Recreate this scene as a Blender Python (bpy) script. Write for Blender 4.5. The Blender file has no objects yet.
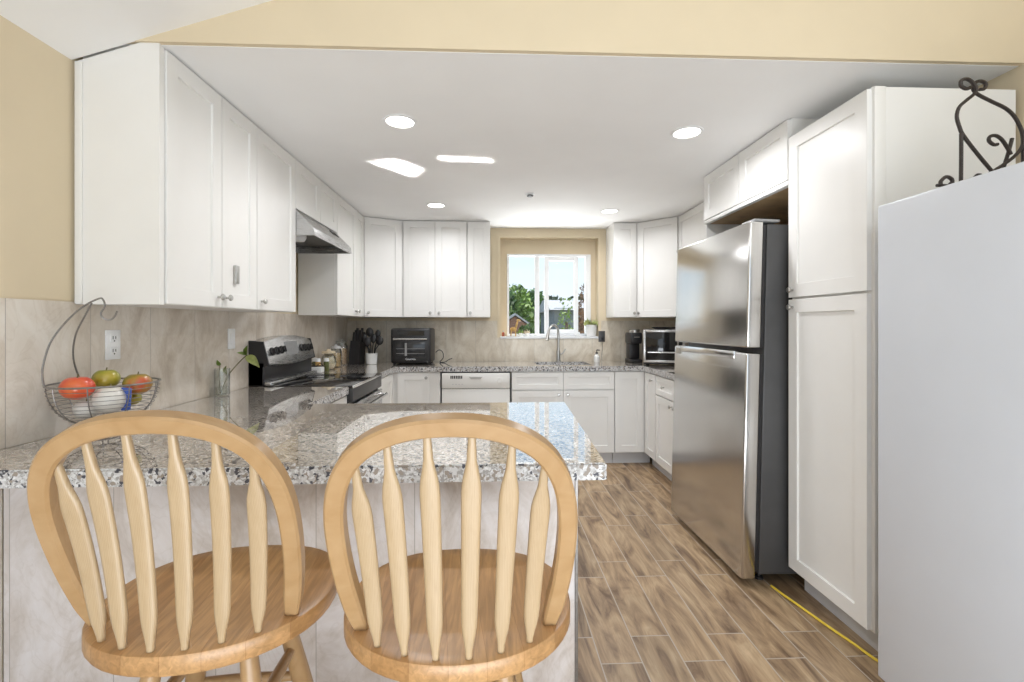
import bpy, bmesh, math, random
from mathutils import Vector, Matrix, Quaternion
random.seed(7)
PI = math.pi
S = bpy.context.scene
C = S.collection

# ------------------------------------------------------------------ camera
cd = bpy.data.cameras.new('camera'); cam = bpy.data.objects.new('camera', cd); C.objects.link(cam)
cd.sensor_width = 36.0; cd.lens = 36.0 * 470.0 / 1024.0
cd.shift_y = -16.0 / 1024.0
cd.clip_start = 0.05; cd.clip_end = 200
cam.location = (0, 0, 1.29)
cam.rotation_euler = (PI / 2, 0, -math.atan(20 / 470))
S.camera = cam

# ------------------------------------------------------------------ colour management
S.view_settings.view_transform = 'Standard'; S.view_settings.look = 'None'
S.view_settings.exposure = 0.5; S.view_settings.gamma = 1.0
S.view_settings.use_curve_mapping = False

# ------------------------------------------------------------------ sky
w = bpy.data.worlds.new('sky'); S.world = w; w.use_nodes = True
nt = w.node_tree; nt.nodes.clear()
out = nt.nodes.new('ShaderNodeOutputWorld'); bg = nt.nodes.new('ShaderNodeBackground')
tc = nt.nodes.new('ShaderNodeTexCoord'); sx = nt.nodes.new('ShaderNodeSeparateXYZ'); cr = nt.nodes.new('ShaderNodeValToRGB')
nt.links.new(tc.outputs['Generated'], sx.inputs[0]); nt.links.new(sx.outputs['Z'], cr.inputs[0])
e = cr.color_ramp.elements
e[0].position = 0.0; e[0].color = (0.88, 0.95, 1.0, 1)
e[1].position = 1.0; e[1].color = (0.30, 0.50, 0.90, 1)
n = cr.color_ramp.elements.new(0.22); n.color = (0.64, 0.82, 1.0, 1)
nt.links.new(cr.outputs[0], bg.inputs[0]); bg.inputs[1].default_value = 0.88
nt.links.new(bg.outputs[0], out.inputs[0])

# ------------------------------------------------------------------ sun and large lights
def light(name, kind, loc, energy, color=(1, 1, 1), aim=None, **kw):
    l = bpy.data.lights.new(name, kind); l.energy = energy; l.color = color
    for k, v in kw.items(): setattr(l, k, v)
    o = bpy.data.objects.new(name, l); C.objects.link(o); o.location = loc
    if aim is not None:
        o.rotation_euler = (Vector(aim) - Vector(loc)).to_track_quat('-Z', 'Y').to_euler()
    return o
light('sun', 'SUN', (6, 9, 14), 5.0, (1.0, 0.95, 0.88), aim=(6 - 7.5, 9 - 2.8, 14 - 8), angle=0.009)
light('rear_fill', 'AREA', (0.2, -2.4, 1.5), 14, (0.84, 0.92, 1.0), aim=(0.2, 3, 1.9), shape='RECTANGLE', size=3.2, size_y=2.2)  # added fill behind the camera; no patio door stands there
light('low_ceiling_fill', 'AREA', (0.35, -0.65, 0.08), 50, (0.88, 0.94, 1.0), aim=(0.35, 3.0, 2.6), shape='RECTANGLE', size=2.0, size_y=1.1)  # unseen upward fill, added near the floor to brighten the kitchen ceiling
def glint_lamp(name, src, dst, along, sx, sy, power):
    """added lamp imitating sun off the polished worktop: collimated beam thrown on the ceiling"""
    o = light(name, 'AREA', src, power, (1.0, 0.99, 0.96), shape='RECTANGLE', size=sx, size_y=sy, spread=math.radians(1.5))
    z = (Vector(src) - Vector(dst)).normalized(); x = Vector(along); x = (x - z * x.dot(z)).normalized(); y = z.cross(x)
    o.rotation_euler = Matrix((x, y, z)).transposed().to_euler()
glint_lamp('added_glint_beam', (0.02, 4.66, 0.95), (-0.62, 2.98, 2.30), (0.26, 0.345, 0), 0.27, 0.17, 0.8)  # added lamp throws the larger sun patch; the worktop mirrors none of it
glint_lamp('added_glint_beam', (0.30, 4.66, 0.95), (-0.16, 2.875, 2.30), (1, 0.08, 0), 0.30, 0.035, 0.14)  # second added lamp, for the narrow streak beside it
light('outdoor_ceiling_fill', 'AREA', (0.6, 6.3, 0.35), 140, (0.97, 0.98, 1.0), aim=(0.35, 3.4, 2.5), shape='RECTANGLE', size=2.2, size_y=1.3)  # lamp added out of sight below the sill to lift the ceiling
light('high_rear_fill', 'AREA', (0.9, -0.4, 2.75), 9, (0.88, 0.94, 1.0), aim=(0.1, 3.2, 0.6), shape='RECTANGLE', size=2.0, size_y=0.8)  # added high fill from behind; the room has no such window

# ------------------------------------------------------------------ materials
def nodes(name):
    m = bpy.data.materials.new(name); m.use_nodes = True
    t = m.node_tree; b = t.nodes['Principled BSDF']
    return m, t, b
def N(t, kind, **kw):
    n = t.nodes.new(kind)
    for k, v in kw.items():
        if k.startswith('i_'): n.inputs[k[2:].replace('_', ' ')].default_value = v
        else: setattr(n, k, v)
    return n
def L(t, a, b): t.links.new(a, b)
def ramp(t, fac, stops):
    r = t.nodes.new('ShaderNodeValToRGB'); el = r.color_ramp.elements
    while len(el) < len(stops): el.new(0.5)
    for q, (p, c) in zip(el, stops): q.position = p; q.color = (c[0], c[1], c[2], 1)
    L(t, fac, r.inputs[0]); return r
def coords(t, scale=(1, 1, 1), rot=(0, 0, 0), loc=(0, 0, 0), kind='Object'):
    a = t.nodes.new('ShaderNodeTexCoord'); m = t.nodes.new('ShaderNodeMapping')
    m.inputs['Scale'].default_value = scale; m.inputs['Rotation'].default_value = rot; m.inputs['Location'].default_value = loc
    L(t, a.outputs[kind], m.inputs[0]); return m.outputs[0]
def bump(t, b, h, strength=0.2, dist=0.002):
    n = t.nodes.new('ShaderNodeBump'); n.inputs['Strength'].default_value = strength; n.inputs['Distance'].default_value = dist
    L(t, h, n.inputs['Height']); L(t, n.outputs[0], b.inputs['Normal'])
def plain(name, col, rough=0.5, metal=0.0, vary=0.06, scale=40.0, bmp=0.0, coat=0.0, spec=None):
    m, t, b = nodes(name)
    v = coords(t); no = N(t, 'ShaderNodeTexNoise', i_Scale=scale, i_Detail=3.0); L(t, v, no.inputs['Vector'])
    lo = [max(0, c * (1 - vary)) for c in col]; hi = [min(1, c * (1 + vary)) for c in col]
    r = ramp(t, no.outputs['Fac'], [(0.3, lo), (0.7, hi)]); L(t, r.outputs[0], b.inputs['Base Color'])
    b.inputs['Roughness'].default_value = rough; b.inputs['Metallic'].default_value = metal
    b.inputs['Coat Weight'].default_value = coat
    if spec is not None: b.inputs['Specular IOR Level'].default_value = spec
    if bmp: bump(t, b, no.outputs['Fac'], bmp, 0.001)
    return m
M = {}
M['white'] = plain('white cabinet paint', (0.82, 0.81, 0.785), 0.38, vary=0.012, scale=6)
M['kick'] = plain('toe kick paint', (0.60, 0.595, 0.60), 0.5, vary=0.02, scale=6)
M['ceil'] = plain('ceiling paint', (0.90, 0.90, 0.895), 0.85, vary=0.015, scale=3, bmp=0.05)
M['yellow'] = plain('yellow wall paint', (0.70, 0.595, 0.425), 0.8, vary=0.02, scale=4, bmp=0.05)
M['vinyl'] = plain('white vinyl', (0.88, 0.89, 0.90), 0.35, vary=0.01)
M['appl_white'] = plain('white enamel', (0.66, 0.69, 0.745), 0.32, vary=0.015, scale=5)
M['dw_white'] = plain('dishwasher enamel', (0.80, 0.79, 0.76), 0.3, vary=0.01, scale=5)
M['cer'] = plain('white ceramic', (0.84, 0.84, 0.82), 0.25, vary=0.02)
M['black'] = plain('black plastic', (0.018, 0.017, 0.018), 0.38, vary=0.1)
M['glassblack'] = plain('black glass', (0.008, 0.008, 0.009), 0.06, vary=0.05)
M['dgrey'] = plain('dark grey steel', (0.07, 0.068, 0.068), 0.42, metal=0.2, vary=0.08, scale=8)
M['chrome'] = plain('chrome', (0.75, 0.75, 0.75), 0.16, metal=1.0, vary=0.02)
M['nickel'] = plain('brushed nickel', (0.52, 0.51, 0.49), 0.3, metal=1.0, vary=0.03)
M['iron'] = plain('dark iron', (0.045, 0.036, 0.032), 0.45, metal=0.5, vary=0.2, scale=90)
M['wire'] = plain('grey wire', (0.26, 0.245, 0.23), 0.38, metal=0.8, vary=0.1, scale=90)
M['cord'] = plain('yellow cord', (0.80, 0.58, 0.06), 0.45, vary=0.06)
M['rawwood'] = plain('bare cabinet underside', (0.46, 0.31, 0.16), 0.6, vary=0.15, scale=12)
M['leaf'] = plain('leaf', (0.23, 0.33, 0.07), 0.45, vary=0.35, scale=40)
M['leaf2'] = plain('pale leaf', (0.40, 0.44, 0.16), 0.45, vary=0.3, scale=30)
M['stem'] = plain('stem', (0.16, 0.14, 0.05), 0.5, vary=0.2)
M['soil'] = plain('amber', (0.55, 0.33, 0.10), 0.5, vary=0.3)
M['cream'] = plain('cream powder', (0.72, 0.60, 0.42), 0.6, vary=0.1)
M['brown'] = plain('brown beans', (0.42, 0.25, 0.13), 0.6, vary=0.3, scale=120)
M['green'] = plain('dark green herbs', (0.10, 0.11, 0.03), 0.6, vary=0.4, scale=90)
M['blue'] = plain('blue label', (0.06, 0.12, 0.45), 0.4)
M['greyglass'] = plain('grey smoked display', (0.30, 0.30, 0.30), 0.2, vary=0.08)
M['red'] = plain('sauce', (0.45, 0.10, 0.05), 0.4)

def m_emit(name, col, s):
    m, t, b = nodes(name); b.inputs['Emission Color'].default_value = (*col, 1); b.inputs['Emission Strength'].default_value = s
    b.inputs['Base Color'].default_value = (0.9, 0.9, 0.9, 1); return m
M['lamp'] = m_emit('lit lamp disc', (1.0, 0.95, 0.87), 6.0)

def m_steel(name, col=(0.55, 0.545, 0.54), rough=0.27, axis=(1, 1, 60)):
    m, t, b = nodes(name)
    v = coords(t, scale=axis); no = N(t, 'ShaderNodeTexNoise', i_Scale=14.0, i_Detail=4.0); L(t, v, no.inputs['Vector'])
    r = ramp(t, no.outputs['Fac'], [(0.3, [c * 0.94 for c in col]), (0.7, [min(1, c * 1.05) for c in col])])
    L(t, r.outputs[0], b.inputs['Base Color']); b.inputs['Metallic'].default_value = 1.0
    mr = N(t, 'ShaderNodeMapRange'); mr.inputs['To Min'].default_value = rough * 0.85; mr.inputs['To Max'].default_value = rough * 1.2
    L(t, no.outputs['Fac'], mr.inputs['Value']); L(t, mr.outputs[0], b.inputs['Roughness'])
    b.inputs['Anisotropic'].default_value = 0.4
    return m
M['steel'] = m_steel('stainless steel')
M['steel_door'] = m_steel('fridge door steel', (0.64, 0.63, 0.615), 0.19, (30, 30, 0.4))

def m_wood(name, c1, c2, c3, scale=(6, 6, 1.2), rough=0.35, wv=0.35):
    m, t, b = nodes(name)
    v = coords(t, scale=scale)
    n1 = N(t, 'ShaderNodeTexNoise', i_Scale=2.2, i_Detail=5.0, i_Distortion=1.2); L(t, v, n1.inputs['Vector'])
    w_ = N(t, 'ShaderNodeTexWave', i_Scale=3.0, i_Distortion=5.0, i_Detail=3.0); L(t, v, w_.inputs['Vector'])
    mx = N(t, 'ShaderNodeMath', operation='MULTIPLY_ADD'); mx.inputs[1].default_value = wv
    L(t, w_.outputs['Fac'], mx.inputs[0]); 
    h = N(t, 'ShaderNodeMath', operation='MULTIPLY'); h.inputs[1].default_value = 1 - wv; L(t, n1.outputs['Fac'], h.inputs[0]); L(t, h.outputs[0], mx.inputs[2])
    r = ramp(t, mx.outputs[0], [(0.25, c3), (0.5, c1), (0.75, c2)]); L(t, r.outputs[0], b.inputs['Base Color'])
    b.inputs['Roughness'].default_value = rough; b.inputs['Coat Weight'].default_value = 0.1; b.inputs['Coat Roughness'].default_value = 0.25
    bump(t, b, n1.outputs['Fac'], 0.08, 0.001)
    return m
M['oak'] = m_wood('honey hoop wood', (0.42, 0.262, 0.125), (0.455, 0.295, 0.15), (0.38, 0.228, 0.10), (7, 20, 7), wv=0.0)
M['spin'] = m_wood('pale spindle wood', (0.46, 0.335, 0.20), (0.49, 0.365, 0.225), (0.42, 0.30, 0.17), (40, 40, 3))

def m_seat():                                   # glued boards, each with its own tone, running front to back
    m, t, b = nodes('glued board seat wood')
    v = coords(t)
    br = N(t, 'ShaderNodeTexBrick'); br.offset = 0.0; br.inputs['Scale'].default_value = 1.0
    br.inputs['Brick Width'].default_value = 1.0; br.inputs['Row Height'].default_value = 0.066; br.inputs['Mortar Size'].default_value = 0.0004
    br.inputs['Color1'].default_value = (0.41, 0.225, 0.092, 1); br.inputs['Color2'].default_value = (0.53, 0.315, 0.145, 1); br.inputs['Mortar'].default_value = (0.36, 0.18, 0.07, 1)
    ro = N(t, 'ShaderNodeMapping'); ro.inputs['Rotation'].default_value = (0, 0, PI / 2 - 0.12); ro.inputs['Location'].default_value = (3.3, 2.01, 0)
    L(t, v, ro.inputs[0]); L(t, ro.outputs[0], br.inputs['Vector'])
    s2 = N(t, 'ShaderNodeMapping'); s2.inputs['Scale'].default_value = (60, 5, 60); s2.inputs['Rotation'].default_value = (0, 0, 0.12); L(t, v, s2.inputs[0])
    no = N(t, 'ShaderNodeTexNoise', i_Scale=1.6, i_Detail=4.0, i_Distortion=0.8); L(t, s2.outputs[0], no.inputs['Vector'])
    r = ramp(t, no.outputs['Fac'], [(0.3, (0.72, 0.70, 0.66)), (0.7, (1.12, 1.1, 1.08))])
    mx = N(t, 'ShaderNodeMix', data_type='RGBA', blend_type='MULTIPLY'); mx.inputs[0].default_value = 1.0
    L(t, br.outputs['Color'], mx.inputs[6]); L(t, r.outputs[0], mx.inputs[7]); L(t, mx.outputs[2], b.inputs['Base Color'])
    b.inputs['Roughness'].default_value = 0.36; b.inputs['Coat Weight'].default_value = 0.12; b.inputs['Coat Roughness'].default_value = 0.3
    return m
M['seat'] = m_seat()

def m_granite(name, polished=True):
    m, t, b = nodes(name)
    v = coords(t)
    wn = N(t, 'ShaderNodeTexNoise', i_Scale=90.0, i_Detail=2.0); L(t, v, wn.inputs['Vector'])
    mxv = N(t, 'ShaderNodeMix', data_type='VECTOR'); mxv.inputs[0].default_value = 0.012; L(t, v, mxv.inputs[4]); L(t, wn.outputs['Color'], mxv.inputs[5])
    v1 = N(t, 'ShaderNodeTexVoronoi', i_Scale=170.0); L(t, mxv.outputs[1], v1.inputs['Vector'])
    v2 = N(t, 'ShaderNodeTexVoronoi', i_Scale=110.0); L(t, mxv.outputs[1], v2.inputs['Vector'])
    n3 = N(t, 'ShaderNodeTexNoise', i_Scale=7.0, i_Detail=3.0); L(t, v, n3.inputs['Vector'])
    s1 = N(t, 'ShaderNodeSeparateColor'); L(t, v1.outputs['Color'], s1.inputs[0])
    s2 = N(t, 'ShaderNodeSeparateColor'); L(t, v2.outputs['Color'], s2.inputs[0])
    base = ramp(t, s1.outputs[0], [(0.0, (0.35, 0.30, 0.25)), (0.25, (0.49, 0.44, 0.38)), (0.5, (0.60, 0.55, 0.49)), (0.8, (0.68, 0.645, 0.60))] if polished else [(0.0, (0.33, 0.32, 0.31)), (0.25, (0.48, 0.475, 0.47)), (0.5, (0.61, 0.61, 0.615)), (0.8, (0.70, 0.71, 0.72))])
    base.color_ramp.interpolation = 'CONSTANT'
    dark = ramp(t, s2.outputs[1], [(0.0, (0, 0, 0)), (0.86, (1, 1, 1))]); dark.color_ramp.interpolation = 'CONSTANT'
    mx = N(t, 'ShaderNodeMix', data_type='RGBA'); L(t, dark.outputs[0], mx.inputs[0]); L(t, base.outputs[0], mx.inputs[6]); mx.inputs[7].default_value = (0.06, 0.06, 0.075, 1)
    tan = ramp(t, s2.outputs[2], [(0.0, (0, 0, 0)), (0.86, (1, 1, 1))]); tan.color_ramp.interpolation = 'CONSTANT'
    m2 = N(t, 'ShaderNodeMix', data_type='RGBA'); L(t, tan.outputs[0], m2.inputs[0]); L(t, mx.outputs[2], m2.inputs[6]); m2.inputs[7].default_value = (0.30, 0.255, 0.215, 1)
    cl = ramp(t, n3.outputs['Fac'], [(0.35, (0.88, 0.87, 0.86)), (0.65, (1.06, 1.05, 1.04))])
    m3 = N(t, 'ShaderNodeMix', data_type='RGBA', blend_type='MULTIPLY'); m3.inputs[0].default_value = 1; L(t, m2.outputs[2], m3.inputs[6]); L(t, cl.outputs[0], m3.inputs[7])
    L(t, m3.outputs[2], b.inputs['Base Color'])
    b.inputs['Roughness'].default_value = 0.03 if polished else 0.45; b.inputs['Coat Weight'].default_value = 1.0 if polished else 0.0; b.inputs['Coat IOR'].default_value = 1.65; b.inputs['Coat Roughness'].default_value = 0.015
    return m
M['granite'] = m_granite('speckled granite')
M['granite_edge'] = m_granite('speckled granite, honed edge', False)

def m_stone(name, along, off, row_z0, row_h, warm=1.0):
    """travertine-look porcelain tile 0.305 wide; along = axis of the wall ('X' or 'Y')"""
    m, t, b = nodes(name)
    tcn = N(t, 'ShaderNodeTexCoord'); sp = N(t, 'ShaderNodeSeparateXYZ'); L(t, tcn.outputs['Object'], sp.inputs[0])
    cb = N(t, 'ShaderNodeCombineXYZ'); L(t, sp.outputs[along], cb.inputs[0]); L(t, sp.outputs['Z'], cb.inputs[1])
    mp = N(t, 'ShaderNodeMapping'); mp.inputs['Location'].default_value = (-off, -row_z0, 0); L(t, cb.outputs[0], mp.inputs[0])
    br = N(t, 'ShaderNodeTexBrick'); br.offset = 0.0; br.inputs['Scale'].default_value = 1.0
    br.inputs['Brick Width'].default_value = 0.305; br.inputs['Row Height'].default_value = row_h
    br.inputs['Mortar Size'].default_value = 0.0013; br.inputs['Mortar Smooth'].default_value = 0.2
    br.inputs['Color1'].default_value = (0, 0, 0, 1); br.inputs['Color2'].default_value = (1, 1, 1, 1); br.inputs['Mortar'].default_value = (0.5, 0.5, 0.5, 1)
    L(t, mp.outputs[0], br.inputs['Vector'])
    # each tile has its own piece of veining
    sc = N(t, 'ShaderNodeVectorMath', operation='SCALE'); sc.inputs[3].default_value = 7.0; L(t, br.outputs['Color'], sc.inputs[0])
    ad = N(t, 'ShaderNodeVectorMath', operation='ADD'); L(t, sc.outputs[0], ad.inputs[0]); L(t, tcn.outputs['Object'], ad.inputs[1])
    st = N(t, 'ShaderNodeMapping'); st.inputs['Scale'].default_value = (1, 1, 0.6); L(t, ad.outputs[0], st.inputs[0])
    n1 = N(t, 'ShaderNodeTexNoise', i_Scale=4.2, i_Detail=9.0, i_Roughness=0.66, i_Distortion=1.3); L(t, st.outputs[0], n1.inputs['Vector'])
    n2 = N(t, 'ShaderNodeTexNoise', i_Scale=7.0, i_Detail=5.0, i_Distortion=2.6); L(t, st.outputs[0], n2.inputs['Vector'])
    def wc(c): return (c[0], c[1] * (1 - 0.03 * (warm - 1)), c[2] * (1 - 0.25 * (warm - 1)))
    r = ramp(t, n1.outputs['Fac'], [(0.30, wc((0.49, 0.415, 0.335))), (0.44, wc((0.62, 0.55, 0.465))), (0.56, wc((0.72, 0.66, 0.585))), (0.72, wc((0.80, 0.76, 0.70)))])
    vr = ramp(t, n2.outputs['Fac'], [(0.46, (1, 1, 1)), (0.495, (0.80, 0.77, 0.72)), (0.53, (1, 1, 1))])
    mv = N(t, 'ShaderNodeMix', data_type='RGBA', blend_type='MULTIPLY'); mv.inputs[0].default_value = 0.3; L(t, r.outputs[0], mv.inputs[6]); L(t, vr.outputs[0], mv.inputs[7])
    mm = N(t, 'ShaderNodeMix', data_type='RGBA'); L(t, br.outputs['Fac'], mm.inputs[0]); L(t, mv.outputs[2], mm.inputs[6]); mm.inputs[7].default_value = (0.40, 0.36, 0.32, 1)
    L(t, mm.outputs[2], b.inputs['Base Color']); b.inputs['Roughness'].default_value = 0.32
    bump(t, b, n1.outputs['Fac'], 0.12, 0.002)
    return m
M['bs_left'] = m_stone('left backsplash tile', 'Y', 1.497 - 0.305 * 4, 0.90, 0.70, 1.0)
M['bs_back'] = m_stone('back backsplash tile', 'X', 1.05 - 0.305 * 12, 0.90, 0.70, 1.25)
M['pen_tile'] = m_stone('peninsula tile', 'X', -1.463 - 0.305 * 4, -0.05, 0.95, 0.6)

def m_floor():
    m, t, b = nodes('wood look plank tile')
    tcn = N(t, 'ShaderNodeTexCoord'); sp = N(t, 'ShaderNodeSeparateXYZ'); L(t, tcn.outputs['Object'], sp.inputs[0])
    cb = N(t, 'ShaderNodeCombineXYZ'); L(t, sp.outputs['Y'], cb.inputs[0]); L(t, sp.outputs['X'], cb.inputs[1])
    mp = N(t, 'ShaderNodeMapping'); mp.inputs['Location'].default_value = (-1.925 + 0.61 * 10, -0.735 + 0.16 * 20, 0); L(t, cb.outputs[0], mp.inputs[0])
    br = N(t, 'ShaderNodeTexBrick'); br.offset = 0.25; br.offset_frequency = 2; br.inputs['Scale'].default_value = 1.0
    br.inputs['Brick Width'].default_value = 0.61; br.inputs['Row Height'].default_value = 0.16
    br.inputs['Mortar Size'].default_value = 0.0026; br.inputs['Mortar Smooth'].default_value = 0.1; br.inputs['Bias'].default_value = 0.0
    br.inputs['Color1'].default_value = (0, 0, 0, 1); br.inputs['Color2'].default_value = (1, 1, 1, 1)
    L(t, mp.outputs[0], br.inputs['Vector'])
    sc = N(t, 'ShaderNodeVectorMath', operation='SCALE'); sc.inputs[3].default_value = 9.0; L(t, br.outputs['Color'], sc.inputs[0])
    ad = N(t, 'ShaderNodeVectorMath', operation='ADD'); L(t, sc.outputs[0], ad.inputs[0]); L(t, tcn.outputs['Object'], ad.inputs[1])
    st = N(t, 'ShaderNodeMapping'); st.inputs['Scale'].default_value = (5.5, 1.0, 1); L(t, ad.outputs[0], st.inputs[0])
    n1 = N(t, 'ShaderNodeTexNoise', i_Scale=2.1, i_Detail=6.0, i_Roughness=0.6, i_Distortion=1.7); L(t, st.outputs[0], n1.inputs['Vector'])
    fi = N(t, 'ShaderNodeMapping'); fi.inputs['Scale'].default_value = (90, 5, 1); L(t, ad.outputs[0], fi.inputs[0])
    n2 = N(t, 'ShaderNodeTexNoise', i_Scale=1.5, i_Detail=3.0); L(t, fi.outputs[0], n2.inputs['Vector'])
    r = ramp(t, n1.outputs['Fac'], [(0.32, (0.15, 0.088, 0.048)), (0.43, (0.29, 0.194, 0.114)), (0.54, (0.43, 0.30, 0.178)), (0.70, (0.56, 0.42, 0.265))])
    f = ramp(t, n2.outputs['Fac'], [(0.3, (0.86, 0.85, 0.84)), (0.7, (1.08, 1.08, 1.07))])
    mv = N(t, 'ShaderNodeMix', data_type='RGBA', blend_type='MULTIPLY'); mv.inputs[0].default_value = 1; L(t, r.outputs[0], mv.inputs[6]); L(t, f.outputs[0], mv.inputs[7])
    tone = ramp(t, br.outputs['Color'], [(0.0, (0.86, 0.86, 0.87)), (1.0, (1.14, 1.12, 1.10))])
    mt = N(t, 'ShaderNodeMix', data_type='RGBA', blend_type='MULTIPLY'); mt.inputs[0].default_value = 1; L(t, mv.outputs[2], mt.inputs[6]); L(t, tone.outputs[0], mt.inputs[7])
    mm = N(t, 'ShaderNodeMix', data_type='RGBA'); L(t, br.outputs['Fac'], mm.inputs[0]); L(t, mt.outputs[2], mm.inputs[6]); mm.inputs[7].default_value = (0.50, 0.43, 0.35, 1)
    L(t, mm.outputs[2], b.inputs['Base Color']); b.inputs['Roughness'].default_value = 0.38
    inv = N(t, 'ShaderNodeMath', operation='SUBTRACT'); inv.inputs[0].default_value = 1.0; L(t, br.outputs['Fac'], inv.inputs[1])
    bump(t, b, inv.outputs[0], 0.4, 0.0015)
    return m
M['floor'] = m_floor()

def m_glass(name, tint=(1, 1, 1), gloss=0.08, rough=0.02):
    m = bpy.data.materials.new(name); m.use_nodes = True; t = m.node_tree; t.nodes.clear()
    o = t.nodes.new('ShaderNodeOutputMaterial'); tr = t.nodes.new('ShaderNodeBsdfTransparent'); gl = t.nodes.new('ShaderNodeBsdfGlossy')
    tr.inputs[0].default_value = (*tint, 1); gl.inputs['Roughness'].default_value = rough
    lw = t.nodes.new('ShaderNodeLayerWeight'); lw.inputs[0].default_value = 0.35
    mr = t.nodes.new('ShaderNodeMapRange'); mr.inputs['To Min'].default_value = gloss; mr.inputs['To Max'].default_value = min(1, gloss * 6 + 0.1)
    L(t, lw.outputs['Facing'], mr.inputs['Value'])
    mx = t.nodes.new('ShaderNodeMixShader'); L(t, mr.outputs[0], mx.inputs[0]); L(t, tr.outputs[0], mx.inputs[1]); L(t, gl.outputs[0], mx.inputs[2]); L(t, mx.outputs[0], o.inputs[0])
    return m
M['pane'] = m_glass('window glass', (0.97, 0.98, 0.98), 0.005)
M['jar'] = m_glass('jar glass', (0.93, 0.95, 0.94), 0.10)
M['ovenglass'] = plain('dark oven glass', (0.03, 0.03, 0.032), 0.08, vary=0.1)

def m_mango(name, c1, c2, c3, ax=(0, 0, 1)):
    m, t, b = nodes(name)
    v = coords(t, scale=(14, 14, 14)); no = N(t, 'ShaderNodeTexNoise', i_Scale=0.9, i_Detail=4.0); L(t, v, no.inputs['Vector'])
    r = ramp(t, no.outputs['Fac'], [(0.36, c1), (0.5, c2), (0.64, c3)]); L(t, r.outputs[0], b.inputs['Base Color'])
    b.inputs['Roughness'].default_value = 0.3; b.inputs['Coat Weight'].default_value = 0.3
    return m
M['tomato'] = m_mango('red fruit skin', (0.60, 0.05, 0.03), (0.68, 0.09, 0.035), (0.72, 0.16, 0.05))
M['mango_g'] = m_mango('green mango skin', (0.20, 0.24, 0.03), (0.32, 0.30, 0.03), (0.42, 0.33, 0.04))
M['mango_r'] = m_mango('red green mango skin', (0.12, 0.15, 0.02), (0.34, 0.22, 0.03), (0.52, 0.09, 0.03))
M['onion'] = m_mango('white onion skin', (0.62, 0.58, 0.52), (0.72, 0.69, 0.64), (0.78, 0.76, 0.72))
M['foliage'] = plain('tree foliage', (0.075, 0.15, 0.03), 0.6, vary=0.6, scale=1.6)
M['foliage2'] = plain('light foliage', (0.20, 0.30, 0.06), 0.6, vary=0.5, scale=1.9)
M['foliage3'] = plain('grey foliage', (0.10, 0.13, 0.07), 0.7, vary=0.5, scale=2.1)
M['redleaf'] = plain('reddish foliage', (0.22, 0.14, 0.09), 0.7, vary=0.5, scale=3)
M['bark'] = plain('bark', (0.14, 0.10, 0.07), 0.9, vary=0.3, scale=9)
M['lawn'] = plain('outdoor ground', (0.20, 0.19, 0.13), 0.9, vary=0.25, scale=1)
M['stucco'] = plain('grey stucco', (0.23, 0.25, 0.25), 0.9, vary=0.06, scale=3)
M['shingle'] = plain('grey shingle', (0.46, 0.45, 0.44), 0.9, vary=0.12, scale=14)
M['brick'] = plain('brown red siding', (0.30, 0.17, 0.12), 0.9, vary=0.1, scale=8)

# ------------------------------------------------------------------ mesh helpers
def finish(bm, ang=35):
    bmesh.ops.recalc_face_normals(bm, faces=bm.faces)
    for f in bm.faces: f.smooth = True
    for ed in bm.edges:
        if len(ed.link_faces) == 2: ed.smooth = ed.calc_face_angle(0) < math.radians(ang)
        else: ed.smooth = False
def obj(name, bm, mat, parent=None, ang=35):
    finish(bm, ang)
    me = bpy.data.meshes.new(name); bm.to_mesh(me); bm.free()
    mats = mat if isinstance(mat, (list, tuple)) else [mat]
    for m in mats: me.materials.append(M[m])
    o = bpy.data.objects.new(name, me); C.objects.link(o)
    if parent is not None: o.parent = parent
    return o
def tag(o, label, cat, group=None, kind=None):
    o['label'] = label; o['category'] = cat
    if group: o['group'] = group
    if kind: o['kind'] = kind
    return o
def thing(name, label, cat, loc=(0, 0, 0), rz=0.0, group=None):
    o = bpy.data.objects.new(name, None); o.empty_display_size = 0.05; C.objects.link(o)
    o.location = loc; o.rotation_euler = (0, 0, rz); return tag(o, label, cat, group)
def struct(name, bm, mat, label=None, ang=35):
    o = obj(name, bm, mat, None, ang); o['kind'] = 'structure'
    if label: o['label'] = label
    return o
def dup(root, loc, rz=None, label=None):
    r = root.copy(); C.objects.link(r); r.location = loc
    if rz is not None: r.rotation_euler = (0, 0, rz)
    if label: r['label'] = label
    for ch in list(root.children):
        c = ch.copy(); C.objects.link(c); c.parent = r
        for g in ch.children:
            d = g.copy(); C.objects.link(d); d.parent = c
    return r
def B(): return bmesh.new()
def box(bm, x0, x1, y0, y1, z0, z1, bev=0.0, seg=2, mi=0):
    vs = [bm.verts.new(p) for p in ((x0, y0, z0), (x1, y0, z0), (x1, y1, z0), (x0, y1, z0), (x0, y0, z1), (x1, y0, z1), (x1, y1, z1), (x0, y1, z1))]
    fs = [bm.faces.new([vs[i] for i in f]) for f in ((0, 3, 2, 1), (4, 5, 6, 7), (0, 1, 5, 4), (1, 2, 6, 5), (2, 3, 7, 6), (3, 0, 4, 7))]
    for f in fs: f.material_index = mi
    if bev > 0:
        es = list({e_ for f in fs for e_ in f.edges})
        r = bmesh.ops.bevel(bm, geom=es, offset=bev, segments=seg, affect='EDGES', profile=0.5)
        for f in r['faces']: f.material_index = mi
    return bm
def bx(*a, **k): return box(B(), *a, **k)
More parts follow.
